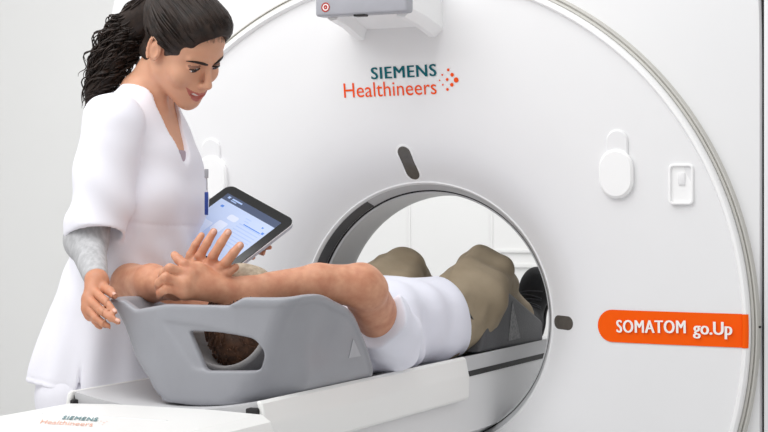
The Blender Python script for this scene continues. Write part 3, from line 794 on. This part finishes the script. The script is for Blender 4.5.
# collar-bone and neck cord
wb += [('u', rc(T(.715, .050, -.015), T(.69, .03, -.115), .010, .008), .015), ('u', rc(HW.w(.052, -.015, -.055), T(.715, .055, -.012), .011, .009), .02)]
nh = len(wb)
head_w = hm_w
wb2 = []
wb_all = wb+[(o, p, k if (o != 'u' or k > 0) else .03) for o, p, k in hm_w]+[('u', hand_r, .012), ('u', hand_l, .012)]
def pick_w(c):
    L = HW.loc(c)
    mi = np.zeros(len(c), np.int32)
    lipm = (np.abs(L[:, 0]) < .036) & (L[:, 1] > .070) & (L[:, 2] < -.053) & (L[:, 2] > -.092)
    xx = np.abs(L[:, 0])
    top_ = -.0632+(xx/.035)**2*.0085; bot_ = -.0895+(xx/.035)**2*.030
    mi[lipm & (L[:, 2] < top_) & (L[:, 2] > bot_)] = 1
    inside = lipm & (xx < .024) & (L[:, 1] < .0895-(xx/.024)**2*.008) & (L[:, 2] < -.066) & (L[:, 2] > -.080) & (L[:, 1] > .07)
    for q in (1, -1):
        dd = (L-np.array([q*.0330, .082, .0005]))/np.array([.0165, .02, .0060]); mi[(dd**2).sum(1) < 1] = 3
    for hnd in (rh, lh):
        hc = np.mean(hnd, 0); mi[np.linalg.norm(c-hc, axis=1) < .14] = 2
    return mi
hb = HW.C
woman = implicit('person', wb_all, [M['skinw'], M['lips'], M['skinh'], M['lid']], None, h=.006,
                 fine=[(hb-[.15, .15, .15], hb+[.15, .15, .155], .0022), (np.min(rh, 0)-[.06, .06, .06], np.max(rh, 0)+[.06, .08, .05], .0022), (np.min(lh, 0)-.05, np.max(lh, 0)+.06, .003)], it=1, pick=pick_w)
tag(woman, 'standing smiling woman in a white tunic, holding a tablet and bending over the lying man', 'person')
# eyes
for q in (1, -1):
    bm = bmesh.new(); bmesh.ops.create_uvsphere(bm, u_segments=24, v_segments=16, radius=.0128*HW.k)
    look = np.array([.05, .86, -.52]); look /= np.linalg.norm(look)
    for f in bm.faces:
        c = f.calc_center_median().normalized(); a = c.dot(Vector(look))
        f.material_index = 2 if a > .955 else 1 if a > .80 else 0
        f.smooth = True
    o = bm_obj('eyeball', bm, [M['eye'], M['iris'], M['black']], woman)
    o.data.transform(Matrix(HW.R.tolist()).to_4x4()); o.data.transform(Matrix.Translation(Vector(HW.w(q*.0315, .0742, -.0035))))
    # lashes and brow
    n = 9; tt = np.linspace(-1, 1, n)
    up = [HW.w(q*(.0315+.0142*t), .0868-.0055*t*t-(.004 if t*1 > 0 else 0)*t*t, -.0022-.0020*t*t-.0012*t) for t in tt]
    tubes_obj('eyelashes', [(up, np.array([.0009]+[.0025]*(n-2)+[.0010]))], M['hair'], woman, 6)
    bp = [HW.w(q*(.010+.047*t), .0925-.006*t-.017*t*t, .0125+.0085*math.sin(2.2*t)-.006*t) for t in np.linspace(0, 1, 10)]
    tubes_obj('eyebrow', [(bp, np.array([.0024, .0034, .0038, .0038, .0036, .0033, .0029, .0024, .0017, .0007]))], M['hair'], woman, 6)
tp = [HW.w(x, .0896-(x/.030)**2*.0140, -.0722+(x/.030)**2*.0115) for x in np.linspace(-.029, .029, 13)]
tubes_obj('teeth', [(tp, np.array([.001]+[.0048]*11+[.001])*1.05)], M['tooth'], woman, 6)
# tunic
body_in = loft(hip, AX, UX, [(s, a-.011, b-.011, u, w) for s, a, b, u, w in ttab], 2.25)
tun = [('u', disp(tun0, folds, .01), 0), ('u', U(.01, *bust), .05), ('u', rc(T(.675, -.012, -.05), sh_r+sl_dir*.01, .070, .068), .045), ('u', sleeve, .007), ('u', lsl, .03)]
slit = U(.001, *[rc(P(78, 396, d), P(81.5, 357, d), .009, .0012) for d in (3.80, 3.815, 3.83, 3.845, 3.86, 3.875)])
tun += [('s', vcut, .004), ('s', plane(T(.006, 0, 0), AX) if False else Pr(lambda X, Y, Z: ((X-hip[0])*AX[0]+(Y-hip[1])*AX[1]+(Z-hip[2])*AX[2])-.022, hip-[.4, .4, .1], hip+[.4, .4, .06]), .003), ('s', slit, .003)]
tunic = implicit('tunic', tun, M['tunic'], woman, h=.004, fine=[(P(60, 260, 3.7)-[.03, .03, 0], P(215, 60, 4.1)+[.06, .06, .04], .0032)] if False else (), it=2)
# grey knit sleeves and the undershirt in the V
implicit('undershirt_sleeve', [('u', chain([sh_r+sl_dir*.1, el_r, wr_r+(el_r-wr_r)*.06], [.052, .0465, .0275], .03), 0), ('i', plane(wr_r+(el_r-wr_r)*.06, (wr_r-el_r)), .002)], M['heather'], woman, h=.004, it=2)
implicit('undershirt_sleeve', [('u', chain([sh_l, el_l, wr_l+(el_l-wr_l)*.1], [.052, .047, .028], .02), 0), ('i', plane(wr_l+(el_l-wr_l)*.1, (wr_l-el_l)), .002)], M['heather'], woman, h=.005, it=2)
uv = Int(.002, off(U(.02, loft(hip, AX, UX, btab, 2.25), *[off(b, -.012) for b in bust]), .004), plane(P(186, 150, 3.97)+AX*.005, AX-UX*.35))
implicit('undershirt', [('u', uv, 0), ('i', plane(T(.40, 0, 0), -AX), .002)], M['lilac'], woman, h=.005)
trz = []
for q in (0, 1): trz += [('u', chain([hipj[q]+[0, 0, .03], knee[q], ank[q]-[0, 0, .01]], [.096, .074, .068], .02), .03)]
trz += [('u', ell(T(-.0, 0, 0), (.145, .19, .12)), .05), ('i', plane([0, 0, .07], (0, 0, -1)), .003)]
implicit('trousers', trz, M['tunic'], woman, h=.008)
for q in (0, 1):
    a = ank[q]
    implicit('shoe', [('u', ell(a+[.06, 0, -.035], (.135, .045, .05)), 0), ('u', ell(a+[-.01, 0, -.02], (.055, .040, .06)), .03), ('i', plane([0, 0, .004], (0, 0, -1)), .003)], M['lip'], woman, h=.006)
# hair
capc, capr = np.array([0, -.014, .040]), np.array([.081, .104, .093])
def hairline(L):                      # >0 where hair grows: a signed height over the brow line
    x, y, z = L[..., 0], L[..., 1], L[..., 2]
    return z
cap = HW.e(capc, capr)
face_cut = U(.012, HW.e((0, .122, -.018), (.067, .092, .112)), HW.e((0, .108, .030), (.060, .062, .056)), HW.e((.060, .055, -.055), (.042, .050, .062)), HW.e((-.060, .055, -.055), (.042, .050, .062)))
ear_cut = U(.01, *[HW.e((q*.082, -.004, -.016), (.022, .021, .032)) for q in (1, -1)])
hm = [('u', cap, 0), ('u', HW.e((0, .040, .088), (.062, .056, .034)), .03), ('u', HW.e((0, -.075, .045), (.055, .05, .055)), .03), ('u', HW.r((.03, -.055, -.055), (-.03, -.055, -.055), .032), .04),
      ('s', face_cut, .006), ('s', ear_cut, .004), ('s', Pr(lambda X, Y, Z: HW.loc(np.stack(np.broadcast_arrays(X, Y, Z), -1))[..., 2]*HW.k+.07*HW.k, hb-.25, hb+.25), .01)]
hair = implicit('hair', hm, M['hair'], woman, h=.003, it=2)
tie = np.array([0.006, -.118, .060])
strands = []
rs = np.random.default_rng(3)
def on_cap(d, lift): d = d/np.linalg.norm(d); return capc+d*capr*lift
hbase = U(.02, hm[0][1], hm[1][1], hm[2][1])
def lay(q, t):
    for _ in range(6):
        v = hbase.f(q[:, 0], q[:, 1], q[:, 2])
        g = np.stack([hbase.f(*(q+d).T)-v for d in np.eye(3)*1e-3], 1)/1e-3
        q = q-g*((v-t)/np.maximum((g*g).sum(1), .05))[:, None]*.9
    return q
for i in range(420):
    ph = rs.uniform(-PI, PI); 
    a = ph
    # roots follow the hairline: forehead, temples, then behind the ears
    dz = float(np.interp(abs(a), [0, .35, .6, .85, 1.08, 1.2, 1.35, 1.7, 1.85, 3.2], [.50, .46, .30, -.02, -.38, -.32, -.08, -.10, -.62, -.62]))
    d0 = np.array([math.sin(a), math.cos(a), dz+rs.uniform(-.01, .9 if rs.random() < .5 else .06)])
    d0 /= np.linalg.norm(d0); d1 = (tie-capc)/capr; d1 /= np.linalg.norm(d1)
    if d0 @ d1 > .93: continue
    om = math.acos(np.clip(d0 @ d1, -1, 1)); pts = []
    l0 = rs.uniform(1.0, 1.025); wv_ = rs.uniform(0, 6.28)
    for t in np.linspace(0, 1, 18):
        d = (math.sin((1-t)*om)*d0+math.sin(t*om)*d1)/math.sin(om)
        poof = .09*math.exp(-((d[1]-.45)/.35)**2)*max(0, d[2])*min(1, t*6)
        pts.append(HW.w(*on_cap(d+.012*np.array([math.sin(wv_+7*t), 0, math.cos(wv_+6*t)]), l0+.022*math.sin(PI*min(1, t*1.2+.05))+poof)))
    pts = lay(np.array(pts), .0012+.0022*rs.random())
    strands.append((np.array(pts), np.concatenate([[.0002, .0004, .0008], np.full(14, rs.uniform(.0018, .0028)), [.0015]])))
tubes_obj('swept_back_strands', strands, M['hair'], hair, 5)
ptp = [HW.w(*tie)]+px_list([(136, 22, 4.03), (121, 42, 4.04), (108, 66, 4.035), (97, 88, 4.03), (86, 112, 4.02)])
ptr = [.030, .045, .052, .047, .034, .008]
implicit('ponytail', [('u', chain(ptp, [r_*.72 for r_ in ptr], .03), 0), ('u', rc(HW.w(0, -.085, .05), ptp[1], .04, .035), .03)], M['hair'], hair, h=.005, it=2)
tt5, cx_ = smooth_tab(np.arange(6), [p[0] for p in ptp], 60); cy_ = smooth_tab(np.arange(6), [p[1] for p in ptp], 60)[1]; cz_ = smooth_tab(np.arange(6), [p[2] for p in ptp], 60)[1]; cr_ = smooth_tab(np.arange(6), ptr, 60)[1]
cl = np.stack([cx_, cy_, cz_], 1); tg = np.gradient(cl, axis=0); tg /= np.linalg.norm(tg, axis=1)[:, None]
e1 = np.cross(tg, FWD); e1 /= np.linalg.norm(e1, axis=1)[:, None]; e2 = np.cross(tg, e1)
curls = []
for i in range(260):
    a0 = rs.uniform(0, 2*PI); q = math.sqrt(rs.uniform(.25, 1.0)); n0 = int(rs.uniform(0, 8)); n1 = int(rs.uniform(34, 60)); fr = rs.uniform(.35, .75); am = rs.uniform(.004, .011); p0 = rs.uniform(0, 6)
    out = rs.uniform(0, .35) if rs.random() < .25 else 0
    ii = np.arange(n0, n1); ss = (ii-n0)/max(1, n1-n0)
    rad = cr_[ii]*q*(1+out*ss)
    pt = cl[ii]+e1[ii]*(rad*np.cos(a0)+am*np.cos(fr*ii+p0)*np.minimum(1, ss*3))[:, None]+e2[ii]*(rad*np.sin(a0)+am*np.sin(fr*ii+p0)*np.minimum(1, ss*3))[:, None]
    rr_ = np.full(len(ii), rs.uniform(.0014, .0027)); rr_[-6:] *= np.linspace(1, .25, 6)
    curls.append((pt, rr_))
tubes_obj('ponytail_curls', curls, M['hair'], hair, 5)
# nails of the visible hand
for pts, r_ in (rf[0], rf[1], rt):
    t = np.asarray(pts[-1]); b = np.asarray(pts[-2]); n = TOCAM(t)*.75+UPV*.6; n /= np.linalg.norm(n)
    d = (t-b)/np.linalg.norm(t-b); n = n-d*(n @ d); n /= np.linalg.norm(n)
    nail(t-d*.001+n*(r_[-1]*1.0), b+n*r_[-1], n, .0050, .0060, woman)
# ------------------------------------------------------------------ tablet and badge
tA, tB = P(230, 184.5, 4.235), P(296, 221, 4.09)
ab = tB-tA; Lx = np.linalg.norm(ab); ex = ab/Lx
g = P(168, 230, 4.13)-tA; g = g-ex*(g @ ex); ey = g/np.linalg.norm(g); ez = np.cross(ex, ey)
if ez @ TOCAM(tA) < 0: ez = -ez
Ly = .235
tab = tag(empty('tablet_computer', tA), 'black tablet with a lit blue and white screen in the left hand of the woman', 'tablet')
def tmesh(name, rects, z0, z1, m, parent, r=.0, n=5):
    V, F, o = [], [], 0
    for x0, y0, x1, y1 in rects:
        ring = []
        if r:
            for sx, sy, t0 in [(1, 1, 0), (0, 1, PI/2), (0, 0, PI), (1, 0, 3*PI/2)]:
                for k in range(n+1):
                    t = t0+PI/2*k/n; ring.append(((x1-r if sx else x0+r)+r*math.cos(t), (y1-r if sy else y0+r)+r*math.sin(t)))
        else: ring = [(x0, y0), (x1, y0), (x1, y1), (x0, y1)]
        k = len(ring)
        for z in (z0, z1): V += [tA+ex*a+ey*b+ez*z for a, b in ring]
        F += [tuple(range(o+k, o+2*k))]+[tuple(range(o, o+k))[::-1]]+[(o+i, o+(i+1) % k, o+k+(i+1) % k, o+k+i) for i in range(k)]
        o += 2*k
    ob = mesh_np(name, V, F, m, parent, smooth=False)
    b = bmesh.new(); b.from_mesh(ob.data); bmesh.ops.recalc_face_normals(b, faces=b.faces); b.to_mesh(ob.data); b.free()
    return ob
tmesh('silver_back', [(.001, .001, Lx-.001, Ly-.001)], -.013, -.004, M['silver'], tab, .022)
tmesh('white_edge', [(0, 0, Lx, Ly)], -.004, -.0015, M['lip'], tab, .022)
tmesh('black_bezel', [(.0005, .0005, Lx-.0005, Ly-.0005)], -.0015, .0015, M['glossblack'], tab, .0215)
bz_ = .024
sx0, sy0, sx1, sy1 = bz_, bz_+.004, Lx-bz_, Ly-.012
scr = tmesh('screen', [(sx0, sy0, sx1, sy1)], .0012, .0018, M['screen'], tab)
W_, H_ = sx1-sx0, sy1-sy0
def pieces(name, rects, z0, z1, m, parent, r=0.):
    for rc_ in rects: tmesh(name, [rc_], z0, z1, m, parent, r)
def R4(a, b, c, d): return (sx0+a*W_, sy0+b*H_, sx0+c*W_, sy0+d*H_)
tmesh('screen_header', [R4(0, 0, 1, .12)], .0018, .0020, M['navy'], scr)
pieces('screen_caption', [R4(.06, .03, .10, .07), R4(.14, .035, .32, .06), R4(.14, .072, .24, .088)], .0020, .0021, M['mid'], scr)
pieces('screen_picture', [R4(.30, .42, .46, .62), R4(.04, .52, .28, .84), R4(.34, .26, .50, .36)], .0018, .0020, M['pale'], scr, .006)
pieces('screen_text_row', [R4(.56, .32+.055*k, .95, .335+.055*k) for k in range(8)]+[R4(.56, .2, .66, .215), R4(.58, .25, .66, .262)], .0018, .0020, M['mid'], scr)
pieces('screen_icon', [R4(.93, .27, .97, .31), R4(.86, .2, .89, .225), R4(.1, .2, .15, .24), R4(.62, .3, .92, .315), R4(.05, .88, .3, .93)], .0018, .0020, M['blue'], scr)
bd = tag(empty('identity_badge', P(207, 180, 3.97)), 'small blue badge hanging from a grey clip on the chest of the white tunic', 'badge')
bp0 = P(207.2, 172, 3.985)
def bbox_(name, px0, py0, px1, py1, d, th, m, parent, bev=.0012):
    c = P((px0+px1)/2, (py0+py1)/2, d); hw = (px1-px0)/2*d/FPX; hh = (py1-py0)/2*d/FPX
    bm = bmesh.new(); bm_box(bm, (-hw, -th/2, -hh), (hw, th/2, hh), bev)
    o = bm_obj(name, bm, m, parent, angle=.6); o.data.transform(Matrix.Rotation(.427, 4, 'Z')); o.data.transform(Matrix.Translation(Vector(c))); return o
bbox_('clip', 204.5, 169, 208.4, 178, 3.99, .008, M['silver'], bd)
tubes_obj('strap', [(px_list([(206.6, 177, 3.99), (207, 184, 3.99), (206.8, 190, 3.99)]), .0016)], M['silver'], bd)
bbox_('card_holder', 204.6, 192, 208.2, 215, 3.99, .006, M['badgeblue'], bd)
# ------------------------------------------------------------------ the lying man
HM = Head([.038, -.908, 1.056], rot(PI/2, -1.28, 0), 1.07)
tab_m = [(-.70, .050, .07, 1.0, .01), (-.64, .085, .135, 1.003, .008), (-.57, .104, .178, 1.006, .004), (-.46, .113, .196, 1.010, 0), (-.3, .112, .192, 1.008, 0), (-.12, .108, .186, 1.004, 0), (.02, .108, .186, 1.002, 0), (.14, .098, .182, .992, 0), (.22, .08, .15, .98, 0)]
O3 = [0, 0, 1.0]; AY = [0, 1, 0]; UZ = [0, 0, 1]
def tabm(d): return [(s, a+d, b+d, u-1.0, w) for s, a, b, u, w in tab_m]
shN, elN, wrN = np.array([.205, -.545, 1.005]), P(361, 286, 3.745), P(230, 291.5, 3.625)
shF, elF, wrF = np.array([-.185, -.58, 1.015]), P(131, 284, 3.85), P(176, 287, 3.665)
nm = px_list([(198, 270, 3.600), (189, 275, 3.578), (185, 284, 3.566), (185, 292, 3.570)])
nf = [(px_list([(198, 270, 3.600), (184, 264.5, 3.578), (178.5, 259.5, 3.590), (174.6, 255.2, 3.606)]), [.0120, .0114, .0106, .0092]),
      (px_list([(189, 275, 3.578), (170, 268.5, 3.556), (163.5, 273, 3.580), (161, 279, 3.625)]), [.0116, .0112, .0102, .0086]),
      (px_list([(185, 284, 3.566), (166, 277.5, 3.548), (159.5, 282.5, 3.575), (158, 288, 3.62)]), [.0116, .0112, .0102, .0086]),
      (px_list([(185, 292, 3.570), (167, 288.5, 3.552), (160.5, 292.5, 3.580), (160, 296, 3.615)]), [.0108, .0104, .0096, .0082])]
nthumb = (px_list([(222, 283, 3.64), (210, 277, 3.66), (199, 273, 3.665), (190, 272, 3.66)]), [.014, .012, .0105, .009])
handN = hand_ops(wrN, .0275, nm, nf+[nthumb], .0160)
fm = px_list([(191, 264, 3.660), (199, 266, 3.645), (209, 267.5, 3.632), (219, 270, 3.622)])
ff_ = [(px_list([(191, 264, 3.660), (190.5, 255, 3.650), (195.5, 245, 3.648), (201.5, 235.5, 3.652)]), [.0106, .0098, .0090, .0076]),
       (px_list([(199, 266, 3.645), (199.5, 256.5, 3.632), (207, 243, 3.630), (213.6, 231.8, 3.634)]), [.0116, .0107, .0098, .0085]),
       (px_list([(209, 267.5, 3.632), (213, 256.5, 3.616), (221, 243, 3.612), (228, 232.5, 3.616)]), [.0118, .0110, .0100, .0087]),
       (px_list([(219, 270, 3.622), (226, 262.5, 3.606), (233.5, 253, 3.604), (240, 245.5, 3.608)]), [.0118, .0112, .0102, .0090]),
       (px_list([(207, 279, 3.640), (219, 277.5, 3.618), (228, 272.5, 3.610), (235.5, 267.2, 3.612)]), [.0120, .0112, .0100, .0084])]
handF = hand_ops(wrF, .025, fm, ff_, .0150, palm_extra=[rc(P(185, 281, 3.66), P(209, 274, 3.635), .016, .014)])
pm = [('u', loft(O3, AY, UZ, tabm(-.022), 2.3), 0)]
pm += [('u', rc(HM.w(0, -.03, -.05), [.015, -.64, 1.005], .062, .066), .03)]
pm += [('u', U(.015, rc(shN, elN, .056, .050), rc(elN, P(318, 283, 3.705), .049, .0430), rc(P(318, 283, 3.705), wrN, .0430, .0290), rc(P(371, 290, 3.752), P(361, 283, 3.74), .040)), .02)]
pm += [('u', U(.015, rc(shF, elF, .054, .046), rc(elF, P(152, 283, 3.757), .046, .042), rc(P(152, 283, 3.757), wrF, .042, .0285)), .02)]
kn = [np.array([q*.13, .315, 1.120]) for q in (1, -1)]; an = [np.array([q*.118, .665, .950]) for q in (1, -1)]; hj = [np.array([q*.098, .03, .985]) for q in (1, -1)]
kn[1][1] = .29; kn[1][2] = 1.116
for q in (0, 1): pm += [('u', chain([hj[q], kn[q], an[q]], [.080, .056, .036], .02), .03)]
body_n = len(pm)
# tendons and veins on the back of the near hand, knuckle pads
vein = U(.002, *[rc(P(214, 284, 3.592), m, .004, .003) for m in nm[:3]])
pm += [(o, p, k if (o != 'u' or k > 0) else .03) for o, p, k in head_ops(HM, 1.1, False)]
pm += [('u', handF, .006), ('u', handN, .006)]
lo1 = np.min(np.array(nm+fm), 0)-[.07, .07, .06]; hi1 = np.max(np.array(nm+fm), 0)+[.09, .09, .12]
man = implicit('person', pm, [M['skinp']], None, h=.0055, fine=[(lo1, hi1, .0021), (P(250, 283, 3.66)-[.02, .35, .08]+[0, .3, 0]-[.0, .3, 0], elN+[.09, .1, .09], .0042)] if False else [(lo1, hi1, .0021)], it=1)
tag(man, 'man in white polo shirt and khaki trousers lying on his back, arms overhead', 'person')
for pts, r_ in ff_[1:4]:
    t = np.asarray(pts[-1]); b = np.asarray(pts[-2]); d = (t-b)/np.linalg.norm(t-b); n = TOCAM(t); n = n-d*(n @ d); n /= np.linalg.norm(n)
    nail(t-d*.001+n*(r_[-1]*1.0), b+n*r_[-1], n, .0052, .0064, man)
p = P(202.8, 257.5, 3.618); rg = []
a_, b_ = np.asarray(ff_[1][0][0]), np.asarray(ff_[1][0][1]); 
c_ = b_*.86+a_*.14; d_ = (b_-a_)/np.linalg.norm(b_-a_); s_ = np.cross(d_, TOCAM(c_)); s_ /= np.linalg.norm(s_); n_ = np.cross(s_, d_)
rgo = tubes_obj('finger_ring', [([c_+.0113*(s_*math.cos(t)+n_*math.sin(t)) for t in np.linspace(0, 2*PI, 25)], .0011)], M['silver'], man, 6)
sd_ = s_ if (s_ @ RGT) > 0 else -s_
q_ = c_+.0100*sd_+.004*TOCAM(c_)
implicit('ring_stone', [('u', ell(q_, (.0028, .0028, .0036)), 0)], M['green'], rgo, h=.0008)
# hair of the man
capm = HM.e((0, -.016, .038), (.078, .100, .090))
fc = U(.012, HM.e((0, .130, -.020), (.070, .100, .115)), HM.e((.062, .055, -.055), (.045, .055, .062)), HM.e((-.062, .055, -.055), (.045, .055, .062)), *[HM.e((q*.082, -.004, -.016), (.022, .021, .034)) for q in (1, -1)])
hairm = implicit('hair', [('u', capm, 0), ('s', fc, .008), ('s', plane(HM.w(0, 0, -.05), HM.R[:, 2]*1.0), .01)], M['hair2'], man, h=.004)
st = []
for i in range(420):
    d0 = rs.normal(size=3); d0[2] = abs(d0[2]); d0 /= np.linalg.norm(d0)
    if d0[1] > .62 and d0[2] < .75: continue
    dirv = np.array([.5*d0[0]+.15*rs.normal(), -.25+.2*rs.normal(), -.9*np.sign(d0[2]-.15)*0+.35*rs.normal()])
    pts = []
    for t in np.linspace(0, 1, 7):
        d = d0+dirv*.38*t; d /= np.linalg.norm(d); pts.append(HM.w(*(np.array([0, -.016, .038])+d*np.array([.078, .100, .090])*(1.0+.03*math.sin(PI*t*.8)))))
    st.append((np.array(pts), np.array([.0006, .0016, .0018, .0018, .0016, .0012, .0004])))
tubes_obj('hair_strands', st, M['hair2'], hairm, 4)
implicit('grey_fringe', [('u', HM.e((-.004, .070, .074), (.050, .036, .030)), 0), ('u', HM.e((.03, .07, .060), (.03, .028, .022)), .02)], M['greyhair'], man, h=.003)
# polo shirt
def sfold(X, Y, Z):
    near = np.clip((X-.05)/.1, 0, 1)
    low = np.clip((1.06-Z)/.12, 0, 1)
    g = .011*near*low*np.sin(64*(Y+.55)*(1/(1+1.4*(Y+.55)))+20*(Z-.95))*np.exp(-((Y+.33)/.24)**2)
    g = g+.006*np.sin(26*Y+15*X+9*Z)*np.sin(11*Y-19*Z+2)
    g = g+.004*np.exp(-((Y+.5+.5*(Z-1.0))/.012)**2)*near+.003*np.sin(45*(Y+.8*Z))*near*np.exp(-((Y+.47)/.08)**2)
    return g
sd1 = (elN-shN)/np.linalg.norm(elN-shN); sd2 = (elF-shF)/np.linalg.norm(elF-shF)
def sl_(sh, sd, L, r0, r1, cut=None):
    o = rc(sh-sd*.03, sh+sd*L, r0, r1)
    o = disp(o, lambda X, Y, Z: .003*np.sin(60*Z+40*X+10*Y)+.0025*np.sin(38*Y-50*Z), .007)
    o = Int(.002, o, cut or plane(sh+sd*(L-.02), sd)); return Sub(.002, o, rc(sh+sd*(L-.05), sh+sd*(L+.06), r1-.012, r1-.004))
cn = np.cross(ray(372, 316), P(388, 303, 3.8)-P(356, 329, 3.8)); cn = cn/np.linalg.norm(cn)*np.sign(cn @ sd1)
slN = sl_(shN, sd1, .25, .082, .074, plane(P(372, 316, 3.8), cn)); slF = sl_(shF, sd2, .17, .075, .068)
sh_m = [('u', disp(loft(O3, AY, UZ, tabm(.011), 2.8), sfold, .012), 0), ('u', slN, .018), ('u', slF, .018), ('u', rc([.085, -.04, .985], [.10, .20, 1.045], .102, .104), .03),
        ('i', Pr(lambda X, Y, Z: (Y-.045+.8*(np.sqrt(X*X+.002)-.19)+.28*(Z-.97))*.75, [-1]*3, [2]*3), .003), ('i', plane([0, -.66, 1.0], (0, -1, .15)), .003)]
implicit('polo_shirt', sh_m, M['shirt'], man, h=.0042, it=2)
def tfold(X, Y, Z):
    g = .005*np.sin(40*X+18*Y-14*Z)+.004*np.sin(75*X-12*Y+30*Z+1)
    for q in (0, 1):
        h_ = hj[q]; r2_ = np.sqrt((Y-h_[1]-.04)**2+(Z-h_[2]-.05)**2)
        g = g+.002*np.sin(r2_*95)*np.exp(-(r2_/.13)**2)
        r3_ = np.sqrt((Y-kn[q][1]-.05)**2+(Z-kn[q][2]+.07)**2)
        g = g+.005*np.sin(np.arctan2(Z-kn[q][2]+.07, Y-kn[q][1]-.05)*9)*.5*np.exp(-((r3_-.08)/.06)**2)
    return g
tr_m = [('u', disp(loft(O3, AY, UZ, [(-.1, .084, .164, .002, 0), (.02, .088, .168, -.002, 0), (.12, .088, .172, -.012, 0), (.2, .07, .16, -.03, 0)], 2.3), tfold, .008), 0)]
for q in (0, 1):
    tr_m += [('u', disp(U(.04, rc(hj[q]*[.92, 1, 1], [kn[q][0], .20, 1.060], .090, .096), rc([kn[q][0], .20, 1.060], kn[q], .096, .074), rc(kn[q], an[q]+[0, -.02, .004], .073, .056)), tfold, .012), .03)]
tr_m += [('u', rc([.10, .0, .978], [.106, .15, .985], .086, .086), .03)]
tr_m += [('i', plane([0, .60, .97], (0, 1, -.25)), .003)]
tro = implicit('trousers', tr_m, M['khaki'], man, h=.005, it=1)
pk = [onX(465.5, 308, .186), onX(469, 315, .190), onX(472.5, 320, .190), onX(475, 324, .186)]
tubes_obj('pocket_edge', [(pk, np.array([.002, .005, .004, .001]))], M['black'], tro, 6)
# shoes, toes up
for q in (0, 1):
    s = (1, -1)[q]; c = np.array([s*.120, .768, 1.0]); ax = np.array([s*.06, .22, .97]); ax /= np.linalg.norm(ax); nn_ = np.array([0, .97, -.22]); sx = np.cross(ax, nn_); sx /= np.linalg.norm(sx); nn_ = np.cross(sx, ax)
    Rm = np.stack([sx, nn_, ax], 1)
    def L(a, b, d): return c+Rm @ np.array([a, b, d])
    up_ = U(.02, ell(L(0, -.004, .055), (.053, .042, .076), Rm), ell(L(0, -.012, -.035), (.040, .050, .080), Rm), rc(L(0, -.035, -.06), an[q]+[0, -.075, .035], .050, .046))
    sh_o = implicit('shoe', [('u', up_, 0), ('i', plane(L(0, .030, 0), nn_), .004)], M['shoe'], man, h=.0035)
    so = Int(.003, Int(.003, off(U(.03, ell(L(0, .02, .058), (.048, .06, .074), Rm), ell(L(0, .02, -.045), (.038, .06, .075), Rm)), .001), plane(L(0, .046, 0), nn_)), plane(L(0, .026, 0), -nn_))
    implicit('sole', [('u', so, 0)], M['sole'], sh_o, h=.004)
    for k in range(5):
        z0 = -.012+.014*k; lp = []
        for t in np.linspace(-1, 1, 9):
            a_ = .030*t; 
            lp.append(L(a_, -.046+.020*t*t+.10*max(0, z0-.02)+.002*0, z0+.004*(k % 2-.5)*t*2))
        # lay the lace on the upper
        for it_ in range(8):
            for i in range(len(lp)):
                pq = lp[i]; v = float(up_.f(*[np.array(x) for x in pq])); g_ = np.array([float(up_.f(*[np.array(x) for x in (pq+dd)]))-v for dd in np.eye(3)*1e-3])/1e-3
                lp[i] = pq-g_*(v-.001)/max(1e-3, g_ @ g_)*.8
        tubes_obj('lace', [(lp, .0024)], M['lace'], sh_o, 5)
# ------------------------------------------------------------------ light and camera
w = bpy.data.worlds.new('World'); SC.world = w; w.use_nodes = True
w.node_tree.nodes['Background'].inputs[0].default_value = (1, 1, 1, 1)
w.node_tree.nodes['Background'].inputs[1].default_value = .68
def area(name, loc, target, sx, sy, power):
    l = bpy.data.lights.new(name, 'AREA'); l.shape = 'RECTANGLE'; l.size = sx; l.size_y = sy; l.energy = power
    o = bpy.data.objects.new(name, l); COL.objects.link(o); o.location = loc
    o.rotation_euler = (Vector(target)-Vector(loc)).to_track_quat('-Z', 'Y').to_euler(); return o
area('overhead_light', (-.6, -1.8, 3.4), (-.3, -.4, .8), 2.6, 2.6, 66)
area('side_light', (-3.4, -3.6, 2.2), (0, -.4, 1.0), 2.0, 1.8, 8)  # unseen area lamp from the left, no window behind it
area('overhead_light', (-2.7, .9, 2.9), (-3.0, 2.8, 1.2), 1.6, .8, 9)  # unseen lamp added to brighten the left part of the back wall
area('back_light', (.2, 1.7, 2.9), (.2, 2.3, 0), 2.4, 1.0, 24)
cam = bpy.data.cameras.new('camera'); co = bpy.data.objects.new('camera', cam); COL.objects.link(co)
cam.sensor_width = 36; cam.lens = 36*FPX/768; cam.shift_y = -(216-HY)/768; cam.clip_start = .05
co.location = CAM; co.rotation_euler = (PI/2, 0, 0.427079); SC.camera = co
vs_ = SC.view_settings; vs_.view_transform = 'Standard'; vs_.look = 'None'; vs_.gamma = 1; vs_.exposure = 0.0; vs_.use_curve_mapping = False
